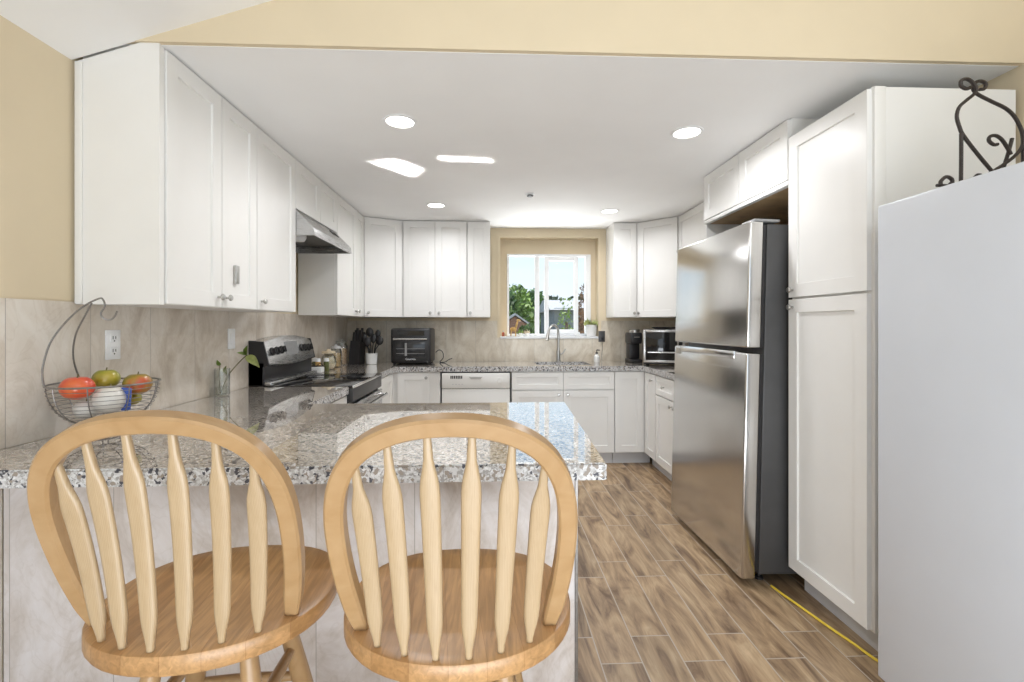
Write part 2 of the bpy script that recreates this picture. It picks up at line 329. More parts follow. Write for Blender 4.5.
def prism(bm, poly, axis, a, b, mi=0):
    """poly of 2-D points extruded along axis from a to b: axis 0 -> (a, u, v), 1 -> (u, a, v), 2 -> (u, v, a)"""
    def P(u, v, w_): return ((w_, u, v), (u, w_, v), (u, v, w_))[axis]
    v0 = [bm.verts.new(P(u, v, a)) for u, v in poly]; v1 = [bm.verts.new(P(u, v, b)) for u, v in poly]
    fs = [bm.faces.new(v0), bm.faces.new(v1[::-1])]
    n_ = len(poly)
    for i in range(n_): fs.append(bm.faces.new((v0[i], v0[(i + 1) % n_], v1[(i + 1) % n_], v1[i])))
    for f in fs: f.material_index = mi
    return bm
def lathe(bm, prof, seg=24, c=(0, 0, 0), axis='z', mi=0):
    rings = []
    for r, z in prof:
        ring = []
        for i in range(seg):
            a = 2 * PI * i / seg; x, y = r * math.cos(a), r * math.sin(a)
            p = {'z': (x, y, z), 'y': (x, z, y), 'x': (z, x, y)}[axis]
            ring.append(bm.verts.new((p[0] + c[0], p[1] + c[1], p[2] + c[2])) if r > 1e-6 or not ring else ring[0])
            if r <= 1e-6: break
        rings.append(ring)
    for a, b in zip(rings, rings[1:]):
        for i in range(seg):
            j = (i + 1) % seg
            if len(a) == 1 and len(b) == 1: continue
            if len(a) == 1: f = bm.faces.new((a[0], b[i], b[j]))
            elif len(b) == 1: f = bm.faces.new((a[i], a[j], b[0]))
            else: f = bm.faces.new((a[i], a[j], b[j], b[i]))
            f.material_index = mi
    for ring, flip in ((rings[0], 1), (rings[-1], 0)):
        if len(ring) > 2: f = bm.faces.new(ring[::-1] if flip else ring); f.material_index = mi
    return bm
def smooth_path(pts, n=6, closed=False):
    P = [Vector(p) for p in pts]; out = []
    m = len(P)
    for i in range(m if closed else m - 1):
        if closed: a, b, c, d = P[i - 1], P[i], P[(i + 1) % m], P[(i + 2) % m]
        else: a, b, c, d = P[max(i - 1, 0)], P[i], P[i + 1], P[min(i + 2, m - 1)]
        for k in range(n):
            t = k / n
            out.append(0.5 * ((2 * b) + (c - a) * t + (2 * a - 5 * b + 4 * c - d) * t * t + (3 * b - a - 3 * c + d) * t ** 3))
    if not closed: out.append(P[-1])
    return out
def tube(bm, pts, r, seg=8, closed=False, mi=0, section=None, up=None):
    """sweep a round (or given) section along pts; r may be a function of t in 0..1"""
    P = [Vector(p) for p in pts]; m = len(P)
    tang = []
    for i in range(m):
        a = P[i - 1] if (i > 0 or closed) else P[0]; b = P[(i + 1) % m] if (i < m - 1 or closed) else P[-1]
        tang.append((b - a).normalized())
    nrm = Vector(up) if up else (Vector((0, 0, 1)) if abs(tang[0].z) < 0.9 else Vector((1, 0, 0)))
    rings = []
    for i in range(m):
        t_ = tang[i]
        if up: nrm = Vector(up)
        nrm = (nrm - t_ * nrm.dot(t_)).normalized(); bi = t_.cross(nrm)
        rr = r(i / (m - 1)) if callable(r) else r
        if section: ring = [bm.verts.new(P[i] + bi * u * (rr if rr else 1) + nrm * v * (rr if rr else 1)) for u, v in section]
        else: ring = [bm.verts.new(P[i] + bi * math.cos(2 * PI * k / seg) * rr + nrm * math.sin(2 * PI * k / seg) * rr) for k in range(seg)]
        rings.append(ring)
    s_ = len(rings[0])
    for i in range(m if closed else m - 1):
        a, b = rings[i], rings[(i + 1) % m]
        for k in range(s_):
            f = bm.faces.new((a[k], a[(k + 1) % s_], b[(k + 1) % s_], b[k])); f.material_index = mi
    if not closed:
        for ring in (rings[0][::-1], rings[-1]):
            f = bm.faces.new(ring); f.material_index = mi
    return bm
def rect_sec(w_, h, b=0.003):
    x, y = w_ / 2, h / 2
    return [(-x + b, -y), (x - b, -y), (x, -y + b), (x, y - b), (x - b, y), (-x + b, y), (-x, y - b), (-x, -y + b)]
def ball(bm, c, r, sx=1, sy=1, sz=1, u=24, v=14, rot=None, mi=0):
    mt = Matrix.Translation(c) @ (rot.to_matrix().to_4x4() if rot else Matrix.Identity(4)) @ Matrix.Diagonal((sx, sy, sz, 1))
    g = bmesh.ops.create_uvsphere(bm, u_segments=u, v_segments=v, radius=r, matrix=mt)
    for vv in g['verts']:
        for f in vv.link_faces: f.material_index = mi
    return bm
def grid_slab(xs, ys, inside, z0, z1, bev=0.004, shift=None):
    """slab over the cells of a grid for which inside(xc, yc) is true"""
    bm = B(); V = {}
    def v(i, j):
        if (i, j) not in V:
            x, y = xs[i], ys[j]
            if shift: x, y = shift(x, y)
            V[(i, j)] = bm.verts.new((x, y, z0))
        return V[(i, j)]
    fs = []
    for i in range(len(xs) - 1):
        for j in range(len(ys) - 1):
            if inside((xs[i] + xs[i + 1]) / 2, (ys[j] + ys[j + 1]) / 2):
                fs.append(bm.faces.new((v(i, j), v(i + 1, j), v(i + 1, j + 1), v(i, j + 1))))
    r = bmesh.ops.extrude_face_region(bm, geom=fs)
    for q in r['geom']:
        if isinstance(q, bmesh.types.BMVert): q.co.z = z1
    bmesh.ops.dissolve_limit(bm, angle_limit=0.01, verts=bm.verts, edges=bm.edges)
    bmesh.ops.recalc_face_normals(bm, faces=bm.faces)
    if bev:
        es = [e_ for e_ in bm.edges if len(e_.link_faces) == 2 and e_.calc_face_angle(0) > 0.5 and (e_.verts[0].co.z + e_.verts[1].co.z) / 2 > z0 + 0.001]
        bmesh.ops.bevel(bm, geom=es, offset=bev, segments=2, affect='EDGES')
    bm.normal_update()
    for f in bm.faces: f.material_index = 0 if abs(f.normal.z) > 0.9 else 1
    return bm

# ------------------------------------------------------------------ the room
XL, XR, YB, ZC, YH = -1.490, 2.055, 4.90, 2.30, 1.75     # left wall, right wall, back wall, kitchen ceiling, header
def vault(x): return 2.225 + 0.33 * (x + 1.505)
struct('floor', bx(-1.9, 2.4, -2.6, 5.2, -0.06, 0), 'floor', 'wood-look plank tile floor with pale grout lines')
struct('ceiling', bx(-1.9, 2.4, YH, 5.2, ZC, ZC + 0.12), 'ceil', 'flat white kitchen ceiling')
struct('wall_left', bx(XL - 0.12, XL, -2.6, 5.2, 0, 2.8), 'yellow', 'yellow painted left wall')
struct('wall_right', bx(XR, XR + 0.12, -2.6, 5.2, 0, 3.8), 'yellow', 'yellow painted right wall')
# header above the kitchen opening, its underside flush with the kitchen ceiling
struct('wall_header', prism(B(), [(XL, ZC + 0.002), (XR, ZC + 0.002), (XR, 3.8), (-1.27, 3.8), (XL, 2.6)], 1, YH - 0.02, YH + 0.10), 'yellow', 'yellow header wall above the kitchen opening')
bm = prism(B(), [(XL - 0.1, vault(XL - 0.1)), (XR + 0.1, vault(XR + 0.1)), (XR + 0.1, vault(XR + 0.1) + 0.12), (XL - 0.1, vault(XL - 0.1) + 0.12)], 1, -2.6, YH - 0.018)
struct('ceiling_vault', bm, 'ceil', 'sloping white ceiling of the dining side')
# back wall with the deep window niche
NX0, NX1, NZ0, NZ1 = 0.085, 1.115, 1.160, 2.205
WX0, WX1, WZ0, WZ1, WY = 0.160, 1.062, 1.172, 2.050, 5.03
bm = B()
box(bm, XL, NX0, YB, YB + 0.13, 0, 2.8); box(bm, NX1, XR, YB, YB + 0.13, 0, 2.8)
box(bm, NX0, NX1, YB, YB + 0.13, 0, NZ0); box(bm, NX0, NX1, YB, YB + 0.13, NZ1, 2.8)
# rear leaf of the wall around the window itself
box(bm, XL, WX0, YB + 0.13, YB + 0.25, 0, 2.8); box(bm, WX1, XR, YB + 0.13, YB + 0.25, 0, 2.8)
box(bm, WX0, WX1, YB + 0.13, YB + 0.25, 0, WZ0); box(bm, WX0, WX1, YB + 0.13, YB + 0.25, WZ1, 2.8)
struct('wall_back', bm, 'yellow', 'yellow back wall with recessed window niche')
# backsplashes
struct('wall_backsplash_left', bx(XL, -1.482, 0.6, YB - 0.001, 0.914, 1.372), 'bs_left', 'beige stone-look tile backsplash on the left wall')
struct('wall_tile_left', bx(XL, -1.482, 0.3, 1.488, 0.0, 0.9135), 'bs_left', 'beige tile on the left wall below the bar top')
bm = B()
box(bm, -1.482, XR - 0.011, YB - 0.01, YB, 0.914, NZ0)
box(bm, -1.482, NX0 - 0.02, YB - 0.01, YB, NZ0, 1.335); box(bm, NX1 + 0.02, XR - 0.011, YB - 0.01, YB, NZ0, 1.335)
struct('wall_backsplash_back', bm, 'bs_back', 'beige stone-look tile backsplash on the back wall')
struct('wall_backsplash_right', bx(XR - 0.01, XR, 3.16, YB - 0.001, 0.914, 1.335), 'bs_left', 'beige tile backsplash on the right wall')
# thin raised casing round the niche
bm = B(); q = 0.012
for a in ((NX0 - 0.03, NX0, NZ0, NZ1), (NX1, NX1 + 0.03, NZ0, NZ1), (NX0 - 0.03, NX1 + 0.03, NZ1, NZ1 + 0.03)):
    box(bm, a[0], a[1], YB - q, YB + 0.001, a[2], a[3])
struct('trim_1', bm, 'yellow', 'pale yellow casing around the window niche')
# sill
struct('trim_2', bx(NX0 + 0.001, NX1 - 0.001, YB - 0.02, YB + 0.13, NZ0 - 0.012, NZ0 + 0.010, 0.003), 'vinyl', 'white window sill')

# window: outer frame, mullion, inner sliding sash, panes
wy0, wy1 = WY - 0.012, WY + 0.05
wr = bpy.data.objects.new('window_1', None); C.objects.link(wr); wr['kind'] = 'structure'; wr['label'] = 'white vinyl sliding window above the sink'
def ring(bm, x0, x1, z0, z1, y0, y1, t_, tb=None):
    tb = tb or t_
    box(bm, x0, x0 + t_, y0, y1, z0, z1, 0.003); box(bm, x1 - t_, x1, y0, y1, z0, z1, 0.003)
    box(bm, x0 + t_, x1 - t_, y0, y1, z0, z0 + tb, 0.003); box(bm, x0 + t_, x1 - t_, y0, y1, z1 - t_, z1, 0.003)
bm = B(); ring(bm, WX0, WX1, WZ0, WZ1, wy0, wy1, 0.022, 0.024); obj('window_frame', bm, 'vinyl', wr)
obj('mullion', bx(0.462, 0.508, wy0 + 0.004, wy1 - 0.004, WZ0 + 0.022, WZ1 - 0.022, 0.003), 'vinyl', wr)
obj('side_stile', bx(1.004, 1.042, wy0 + 0.004, wy1 - 0.004, WZ0 + 0.022, WZ1 - 0.022, 0.003), 'vinyl', wr)
bm = B(); ring(bm, 0.562, 0.925, WZ0 + 0.026, WZ1 - 0.026, wy0 - 0.010, wy0 + 0.02, 0.046, 0.045); obj('sliding_sash', bm, 'vinyl', wr)
obj('pane', bx(WX0 + 0.02, 0.47, wy0 + 0.03, wy0 + 0.034, WZ0 + 0.02, WZ1 - 0.02), 'pane', wr)
obj('pane', bx(0.505, 1.006, wy0 + 0.030, wy0 + 0.034, WZ0 + 0.02, WZ1 - 0.02), 'pane', wr)

# ------------------------------------------------------------------ outdoors
struct('ground', bx(-30, 40, 5.3, 60, -0.6, -0.5), 'lawn', 'ground of the back garden')
def leaf_cloud(bm, c, rx, ry, rz, nleaf, s):
    for _ in range(nleaf):
        while True:
            p = Vector((random.uniform(-1, 1), random.uniform(-1, 1), random.uniform(-1, 1)))
            if 0.25 < p.length < 1: break
        p = p.normalized() * p.length ** 0.5
        p = Vector((p.x * rx, p.y * ry, p.z * rz)) * random.uniform(0.75, 1.08) + Vector(c)
        d = Vector((random.gauss(0, 1), random.gauss(0, 1), random.gauss(0, 1))).normalized(); u = d.orthogonal().normalized(); v = d.cross(u)
        k = s * random.uniform(0.6, 1.3)
        a = [bm.verts.new(p + u * k), bm.verts.new(p + v * k * 0.55), bm.verts.new(p - u * k), bm.verts.new(p - v * k * 0.55)]
        bm.faces.new(a)
def tree(name, label, x, y, top, rad, mat, n_=1400, s=0.16, low=-0.4):
    t_ = thing(name, label, 'tree' if name.endswith('tree') else 'shrub', (x, y, -0.5))
    bm = B(); h = top + 0.5
    lo = low + 0.5
    for k in range(5):
        cz = lo + (h - lo) * (0.2 + 0.68 * k / 4); rr = rad * (0.95 - 0.13 * abs(k - 1.5))
        leaf_cloud(bm, (random.uniform(-0.25, 0.25) * rad, random.uniform(-0.2, 0.2), cz), rr, rr, (h - lo) * 0.2, n_ // 5, s)
    obj('crown', bm, mat, t_)
    bm = B(); tube(bm, [(0, 0, 0), (0.03, 0, h * 0.4), (-0.02, 0, h * 0.8)], lambda q_: 0.12 * rad * (1 - 0.6 * q_) + 0.02, 8); obj('trunk', bm, 'bark', t_)
    return t_
tree('leafy_tree', 'bright green tree behind the left pane, tallest at the mullion', 1.05, 20.5, 2.85, 1.0, 'foliage2', 3200, 0.10)
tree('leafy_tree', 'dark green tree at the left edge of the window', 0.25, 19.0, 2.55, 0.9, 'foliage', 2600, 0.11)
tree('leafy_tree', 'dark tree between the left pane trees, further back', 0.95, 26.0, 2.9, 1.5, 'foliage', 2600, 0.14)
tree('leafy_tree', 'dark tree seen through the narrow strip of glass', 2.30, 24.0, 2.9, 0.8, 'foliage', 2400, 0.12)
tree('leafy_tree', 'dark distant tree rising above the grey garage roof', 3.6, 27.0, 2.75, 1.3, 'foliage3')
tree('leafy_tree', 'faint grey-green tree right of the garage roof', 5.6, 29.0, 2.9, 1.4, 'foliage3')
tree('garden_shrub', 'round green shrub in front of the brown gabled shed', 0.80, 9.6, 1.22, 0.34, 'foliage', 1400, 0.05, -0.4)
tree('garden_shrub', 'yellow-green shrub behind the brown gabled shed', 0.15, 16.2, 2.0, 0.7, 'foliage2', 1800, 0.08, -0.4)
tree('garden_shrub', 'thin green shrub in front of the grey garage', 1.58, 9.8, 1.82, 0.24, 'foliage2', 260, 0.035, 0.6)
tree('garden_shrub', 'reddish brown shrub at the right edge of the window', 1.70, 8.9, 1.92, 0.16, 'redleaf', 1400, 0.03, -0.4)
g = thing('garage', 'grey stucco garage with pale shingle roof', 'building', (2.42, 14.0, -0.5))
obj('wall', bx(-0.55, 2.6, 0, 4, 0, 2.30), 'stucco', g)
obj('roof', prism(B(), [(-0.2, 2.24), (4.2, 2.24), (2.0, 2.62), (1.6, 2.62)], 0, -0.7, 2.75), 'shingle', g)
g = thing('garden_shed', 'small brown shed with pale gabled roof', 'building', (0.64, 13.0, -0.5))
obj('wall', prism(B(), [(-0.34, 0), (0.34, 0), (0.34, 1.80), (0, 2.03), (-0.34, 1.80)], 1, 0, 1.5), 'brick', g)
obj('roof', prism(B(), [(-0.44, 1.76), (0, 2.06), (0.44, 1.76), (0.44, 1.81), (0, 2.12), (-0.44, 1.81)], 1, -0.12, 1.6), 'shingle', g)

# ------------------------------------------------------------------ cabinets
def door_bm(w_, h, t_=0.02, fr=0.062, rec=0.009, bm=None, x0=0, z0=0):
    bm = bm or B()
    g_ = 0.0028
    a, b, c, d = x0 + g_, x0 + w_ - g_, z0 + g_, z0 + h - g_
    if min(w_, h) < 2.6 * fr: fr = min(w_, h) * 0.27
    vs = [bm.verts.new(p) for p in ((a, 0, c), (b, 0, c), (b, 0, d), (a, 0, d), (a, -t_, c), (b, -t_, c), (b, -t_, d), (a, -t_, d))]
    for f in ((0, 1, 2, 3), (0, 4, 5, 1), (1, 5, 6, 2), (2, 6, 7, 3), (3, 7, 4, 0)): bm.faces.new([vs[i] for i in f])
    front = bm.faces.new([vs[i] for i in (4, 7, 6, 5)])
    i1 = [(a + fr, c + fr), (b - fr, c + fr), (b - fr, d - fr), (a + fr, d - fr)]
    o4 = [vs[4], vs[5], vs[6], vs[7]]
    bm.faces.remove(front)
    n1 = [bm.verts.new((x, -t_, z)) for x, z in i1]
    n2 = [bm.verts.new((x + sx_ * 0.002, -t_ + rec, z + sz_ * 0.002)) for (x, z), sx_, sz_ in zip(i1, (1, -1, -1, 1), (1, 1, -1, -1))]
    for k in range(4):
        j = (k + 1) % 4
        bm.faces.new((o4[k], o4[j], n1[j], n1[k])); bm.faces.new((n1[k], n1[j], n2[j], n2[k]))
    bm.faces.new(n2)
    return bm
def knob_bm(x, z, y=-0.02):
    return lathe(B(), [(0.0, 0.0), (0.006, 0.0), (0.0045, -0.010), (0.006, -0.014), (0.0135, -0.018), (0.0145, -0.022), (0.011, -0.027), (0.0, -0.0285)], 16, (x, y, z), 'y')
def cabinet(name, label, cat, loc, rz, w_, h, d, fronts, kick=0.0, group=None, carc=None):
    t_ = thing(name, label, cat, loc, rz, group)
    if carc is None: carc = bx(0.0005, w_ - 0.0005, 0.0, d, kick, h, 0.0008, 1)
    obj('cabinet_body', carc, 'white', t_)
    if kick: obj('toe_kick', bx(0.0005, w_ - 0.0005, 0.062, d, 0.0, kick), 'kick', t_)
    for (kind, x, z, ww, hh, kn) in fronts:
        o = obj(kind, door_bm(ww, hh), 'white', t_); o.location = (x, 0, z)
        if kn:
            ko = obj('knob', knob_bm(kn[0] - x, kn[1] - z), 'nickel', o)
    return t_
R90 = PI / 2
XU = -1.165                       # carcass front of the left uppers (doors reach -1.185+... towards the room)
UZ, UH = 1.366, ZC - 1.366 - 0.001
XFU = -1.205
# left uppers face +X: local x runs along +Y
def lup(label, y0, y1, z0, fronts, name='wall_cabinet', d=0.275):
    return cabinet(name, label, 'cabinet', (XFU, y0, z0), R90, y1 - y0, ZC - 0.001 - z0, d, fronts)
w1, w2 = 0.352, 0.305
c1 = lup('tall white wall cabinet with two doors nearest the left front, above the fruit bowl', 1.765, 2.425, UZ,
         [('door', 0, 0, w1, UH - 0.004, (w1 - 0.03, 0.045)), ('door', w1, 0, 0.66 - w1, UH - 0.004, (w1 + 0.03, 0.045))])
# silver child-lock stuck on the second door
obj('door_latch', bx(w1 + 0.105, w1 + 0.135, -0.026, -0.0105, 0.115, 0.20, 0.003), 'nickel', c1)
# scribed end panel and its wall trim
bm = prism(B(), [(-1.480, UZ - 0.002), (-1.192, UZ - 0.002), (-1.192, vault(-1.192) - 0.004), (-1.480, vault(-1.480) - 0.004)], 1, 1.738 - 1.765, 0.0 - 0.001)
ep = obj('end_panel', bm, 'white', None); ep.parent = c1; ep.matrix_parent_inverse = Matrix.Identity(4)
ep.rotation_euler = (0, 0, -R90); ep.location = (0, 0, 0)
# local frame of c1: world = loc + Rz(90) local ; undo so that the panel is written in world axes
for v in ep.data.vertices:
    v.co.x -= XFU; v.co.z -= UZ
bm = bx(-1.480 - XFU, -1.455 - XFU, -0.034, -0.027, 0, vault(-1.480) - UZ - 0.006, 0.002)
tr = obj('scribe_trim', bm, 'white', c1); tr.rotation_euler = (0, 0, -R90)
lup('tall white wall cabinet with one door, left of the range hood', 2.425, 2.895, UZ, [('door', 0, 0, 0.47, UH - 0.004, (0.045, 0.045))])
lup('short white wall cabinet above the range hood', 2.897, 3.655, 1.995, [('door', 0, 0, 0.405, 0.30, None), ('door', 0.405, 0, 0.353, 0.30, None)])
lup('tall white wall cabinet with two doors right of the range hood', 3.657, 4.415, UZ, [('door', 0, 0, 0.50, UH - 0.004, (0.465, 0.045)), ('door', 0.50, 0, 0.258, UH - 0.004, (0.535, 0.045))])
# diagonal corner uppers
def diag(label, poly, p0, p1, z0, z1, knob_at, names='corner_wall_cabinet'):
    dx, dy = p1[0] - p0[0], p1[1] - p0[1]; w_ = math.hypot(dx, dy); rz = math.atan2(dy, dx)
    t_ = thing(names, label, 'cabinet', (p0[0], p0[1], z0), rz)
    cs, sn = math.cos(-rz), math.sin(-rz)
    loc = [((x - p0[0]) * cs - (y - p0[1]) * sn, (x - p0[0]) * sn + (y - p0[1]) * cs) for x, y in poly]
    obj('cabinet_body', prism(B(), loc, 2, 0, z1 - z0), 'white', t_)
    o = obj('door', door_bm(w_ - 0.03, z1 - z0 - 0.004), 'white', t_); o.location = (0.015, 0, 0)
    obj('knob', knob_bm(knob_at[0] - 0.015, knob_at[1]), 'nickel', o)
    return t_
YU = 4.59
diag('white corner wall cabinet with angled door, left of the window', [(-1.205, 4.418), (-0.86, YU), (-0.86, YB - 0.012), (-1.480, YB - 0.012), (-1.480, 4.418)], (-1.205, 4.418), (-0.86, YU), UZ, ZC - 0.001, (0.05, 0.04))
def bup(label, x0, x1, fronts): return cabinet('wall_cabinet', label, 'cabinet', (x0, YU, UZ), 0, x1 - x0, UH, YB - 0.012 - YU, fronts)
bup('white two-door wall cabinet above the toaster oven with the steel handle bar', -0.857, -0.243, [('door', 0, 0, 0.307, UH - 0.004, (0.262, 0.04)), ('door', 0.307, 0, 0.307, UH - 0.004, (0.347, 0.04))])
bup('narrow white wall cabinet directly left of the window', -0.241, -0.018, [('door', 0, 0, 0.223, UH - 0.004, (0.03, 0.04))])
bup('narrow white wall cabinet directly right of the window', 1.195, 1.425, [('door', 0, 0, 0.23, UH - 0.004, (0.20, 0.04))])
diag('white corner wall cabinet with angled door, above the coffee maker', [(1.43, YU), (1.74, 4.28), (XR - 0.003, 4.28), (XR - 0.003, YB - 0.012), (1.43, YB - 0.012)], (1.43, YU), (1.74, 4.28), UZ, ZC - 0.001, (0.035, 0.04))
# right uppers face -X: local x runs along -Y
def rcab(name, label, xf, y1, y0, z0, z1, fronts, kick=0.0, d=None):
    return cabinet(name, label, 'cabinet', (xf, y1, z0), -R90, y1 - y0, z1 - z0, (XR - 0.003 - xf) if d is None else d, fronts, kick)
rcab('wall_cabinet', 'short white wall cabinet between the angled corner cabinet and the fridge', 1.74, 4.27, 3.165, 1.93, ZC - 0.001, [('door', 0.0, 0, 0.55, 0.362, (0.03, 0.035)), ('door', 0.55, 0, 0.55, 0.362, (1.07, 0.035))])
jc = rcab('fridge_cabinet', 'wide white cabinet above the steel refrigerator', 1.46, 3.14, 2.232, 1.985, ZC - 0.001, [('door', 0, 0.012, 0.454, 0.298, None), ('door', 0.454, 0.012, 0.454, 0.298, None)])
obj('underside', bx(0.02, 0.888, 0.012, 0.59, -0.012, -0.0005), 'rawwood', jc)
obj('bottom_rail', bx(0, 0.908, -0.02, 0.012, -0.012, 0.010, 0.002), 'white', jc)
tag(obj('fridge_side_panel', bx(1.46, XR - 0.003, 3.1415, 3.160, 0.0, ZC - 0.002), 'white'), 'tall white side panel on the far side of the steel refrigerator', 'panel')
# tall pantry
pc = rcab('pantry_cabinet', 'tall white pantry cabinet with two stacked doors beside the fridge', 1.46, 2.228, 1.742, 0.0, 2.205,
          [('door', 0, 0.115, 0.483, 1.30, (0.035, 1.375)), ('door', 0, 1.42, 0.483, 0.78, (0.035, 1.458))], kick=0.11, d=0.575)
obj('end_trim', bx(0.486, 0.494, 0.0, 0.045, 0.11, 2.204, 0.002), 'white', pc)
# ---- base cabinets
BH = 0.867
def base(label, loc, rz, w_, fronts, d=0.60, carc=None): return cabinet('base_cabinet', label, 'cabinet', loc, rz, w_, BH, d, fronts, kick=0.112, carc=carc)
XLB = -0.905
base('white base cabinet between the peninsula and the black range', (XLB, 2.302, 0), R90, 0.61, [('drawer', 0, 0.70, 0.61, 0.16, (0.305, 0.78)), ('door', 0, 0.118, 0.61, 0.575, (0.56, 0.64))], 0.574)
base('white blind base cabinet just right of the range', (XLB, 3.69, 0), R90, 0.598, [('door', 0, 0.118, 0.56, 0.742, None)], 0.574)
YBB = 4.29; dB = YB - 0.012 - YBB
base('white corner base cabinet with one door below the toaster oven', (-0.904, YBB, 0), 0, 0.436, [('door', 0.054, 0.118, 0.285, 0.742, (0.312, 0.815))], dB)
sb = base('white sink base cabinet with two false drawers over two doors', (0.178, YBB, 0), 0, 0.945,
          [('drawer', 0, 0.70, 0.4725, 0.16, None), ('drawer', 0.4725, 0.70, 0.4725, 0.16, None), ('door', 0, 0.118, 0.4725, 0.576, (0.43, 0.655)), ('door', 0.4725, 0.118, 0.4725, 0.576, (0.515, 0.655))], dB, carc=box(bx(0.0005, 0.9445, 0.0, dB, 0.112, 0.686, 0.0008, 1), 0.0005, 0.9445, 0.0, 0.08, 0.6865, BH, 0.0008, 1))
sc_ = base('white single-door base cabinet in the right corner by the floor', (1.126, YBB, 0), 0, 0.293, [('door', 0, 0.118, 0.272, 0.742, None)], dB)
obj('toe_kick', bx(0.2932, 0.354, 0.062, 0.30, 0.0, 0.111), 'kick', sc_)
XRB = 1.42
def rbase(label, y1, y0, fronts): return base(label, (XRB, y1, 0), -R90, y1 - y0, fronts, XR - 0.003 - XRB)
rbase('narrow white base cabinet with tall door right of the corner', 4.289, 3.975, [('door', 0.032, 0.118, 0.275, 0.742, (0.234, 0.805))])
rbase('white base cabinet with drawer over door, left of the fridge', 3.973, 3.165, [('drawer', 0, 0.70, 0.404, 0.16, (0.202, 0.78)), ('drawer', 0.404, 0.70, 0.404, 0.16, (0.606, 0.78)), ('door', 0, 0.118, 0.404, 0.576, (0.365, 0.65)), ('door', 0.404, 0.118, 0.404, 0.576, (0.44, 0.65))])

# dishwasher
t_ = thing('dishwasher', 'white built-in dishwasher left of the sink cabinet', 'dishwasher', (-0.46, YBB, 0))
obj('tub', bx(0, 0.63, 0.0, dB, 0.10, BH - 0.008), 'black', t_)
obj('door_panel', bx(0.008, 0.622, -0.025, -0.001, 0.115, 0.712, 0.005), 'dw_white', t_)
cp = obj('control_panel', bx(0.008, 0.622, -0.032, -0.001, 0.716, BH - 0.012, 0.006), 'dw_white', t_)
bm = B()
for k in range(7): box(bm, 0.085 + k * 0.016, 0.096 + k * 0.016, -0.0335, -0.030, 0.805, 0.832)
obj('vent', bm, 'black', cp)
obj('handle', prism(B(), [(0.25, 0.822), (0.375, 0.822), (0.355, 0.800), (0.27, 0.800)], 1, -0.036, -0.030), 'nickel', cp)
bm = B()
for k in range(4): box(bm, 0.10 + k * 0.028, 0.115 + k * 0.028, -0.035, -0.031, 0.752, 0.758, 0.001, 1)
obj('button', bm, 'kick', cp)
obj('dial', lathe(B(), [(0.024, 0.0), (0.022, -0.012), (0.0, -0.012)], 20, (0.53, -0.032, 0.785), 'y'), 'dw_white', cp)
obj('toe_kick', bx(0.004, 0.626, 0.062, 0.2, 0.0, 0.10), 'kick', t_)

# ------------------------------------------------------------------ peninsula
t_ = thing('peninsula_base', 'tile-clad peninsula base under the granite bar top', 'counter', (0, 0, 0))
obj('tile_panel', bx(-1.480, 0.268, 1.49, 1.51, 0.0, BH), 'pen_tile', t_)
obj('side_panel', bx(0.248, 0.268, 1.511, 2.24, 0.0, BH), 'pen_tile', t_)
obj('corner_trim', bx(0.264, 0.2735, 1.484, 1.494, 0.0, BH, 0.001, 1), 'wire', t_)
obj('cabinet_body', bx(-1.480, 0.247, 1.511, 2.24, 0.1, BH), 'white', t_)
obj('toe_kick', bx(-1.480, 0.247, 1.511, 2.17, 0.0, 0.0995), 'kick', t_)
# worktops
ZT0, ZT = 0.868, 0.914
xs = [-1.4815, -0.875, 0.313]; ys = [1.268, 2.285, 2.918]
bm = grid_slab(xs, ys, lambda x, y: y < 2.285 or x < -0.875, ZT0, ZT, 0.005, shift=lambda x, y: (0.357 if (x > 0.3 and y > 2) else x, y))
tag(obj('granite_countertop', bm, ['granite', 'granite_edge']), 'speckled granite bar top on the peninsula, running left to the range', 'countertop')
xs = [-1.4815, -0.875, 0.43, 0.94, 1.388, XR - 0.012]; ys = [3.165, 3.686, 4.262, 4.40, 4.76, YB - 0.0115]
def ins(x, y):
    if y < 3.686: return x > 1.388
    if y < 4.262: return x < -0.875 or x > 1.388
    return not (0.43 < x < 0.94 and 4.40 < y < 4.76)
tag(obj('granite_countertop', grid_slab(xs, ys, ins, ZT0, ZT, 0.004), ['granite', 'granite_edge']), 'speckled granite worktop along the back wall around the sink', 'countertop')
bm = B()
for a in ((0.418, 0.43, 4.388, 4.772), (0.94, 0.952, 4.388, 4.772), (0.43, 0.94, 4.388, 4.40), (0.43, 0.94, 4.76, 4.772)): box(bm, *a, 0.70, 0.867)
box(bm, 0.418, 0.952, 4.388, 4.772, 0.69, 0.70)
lathe(bm, [(0.04, 0.7005), (0.04, 0.703), (0.0, 0.703)], 20, (0.685, 4.58, 0))
tag(obj('kitchen_sink', bm, 'steel'), 'undermounted steel sink below the window', 'sink')

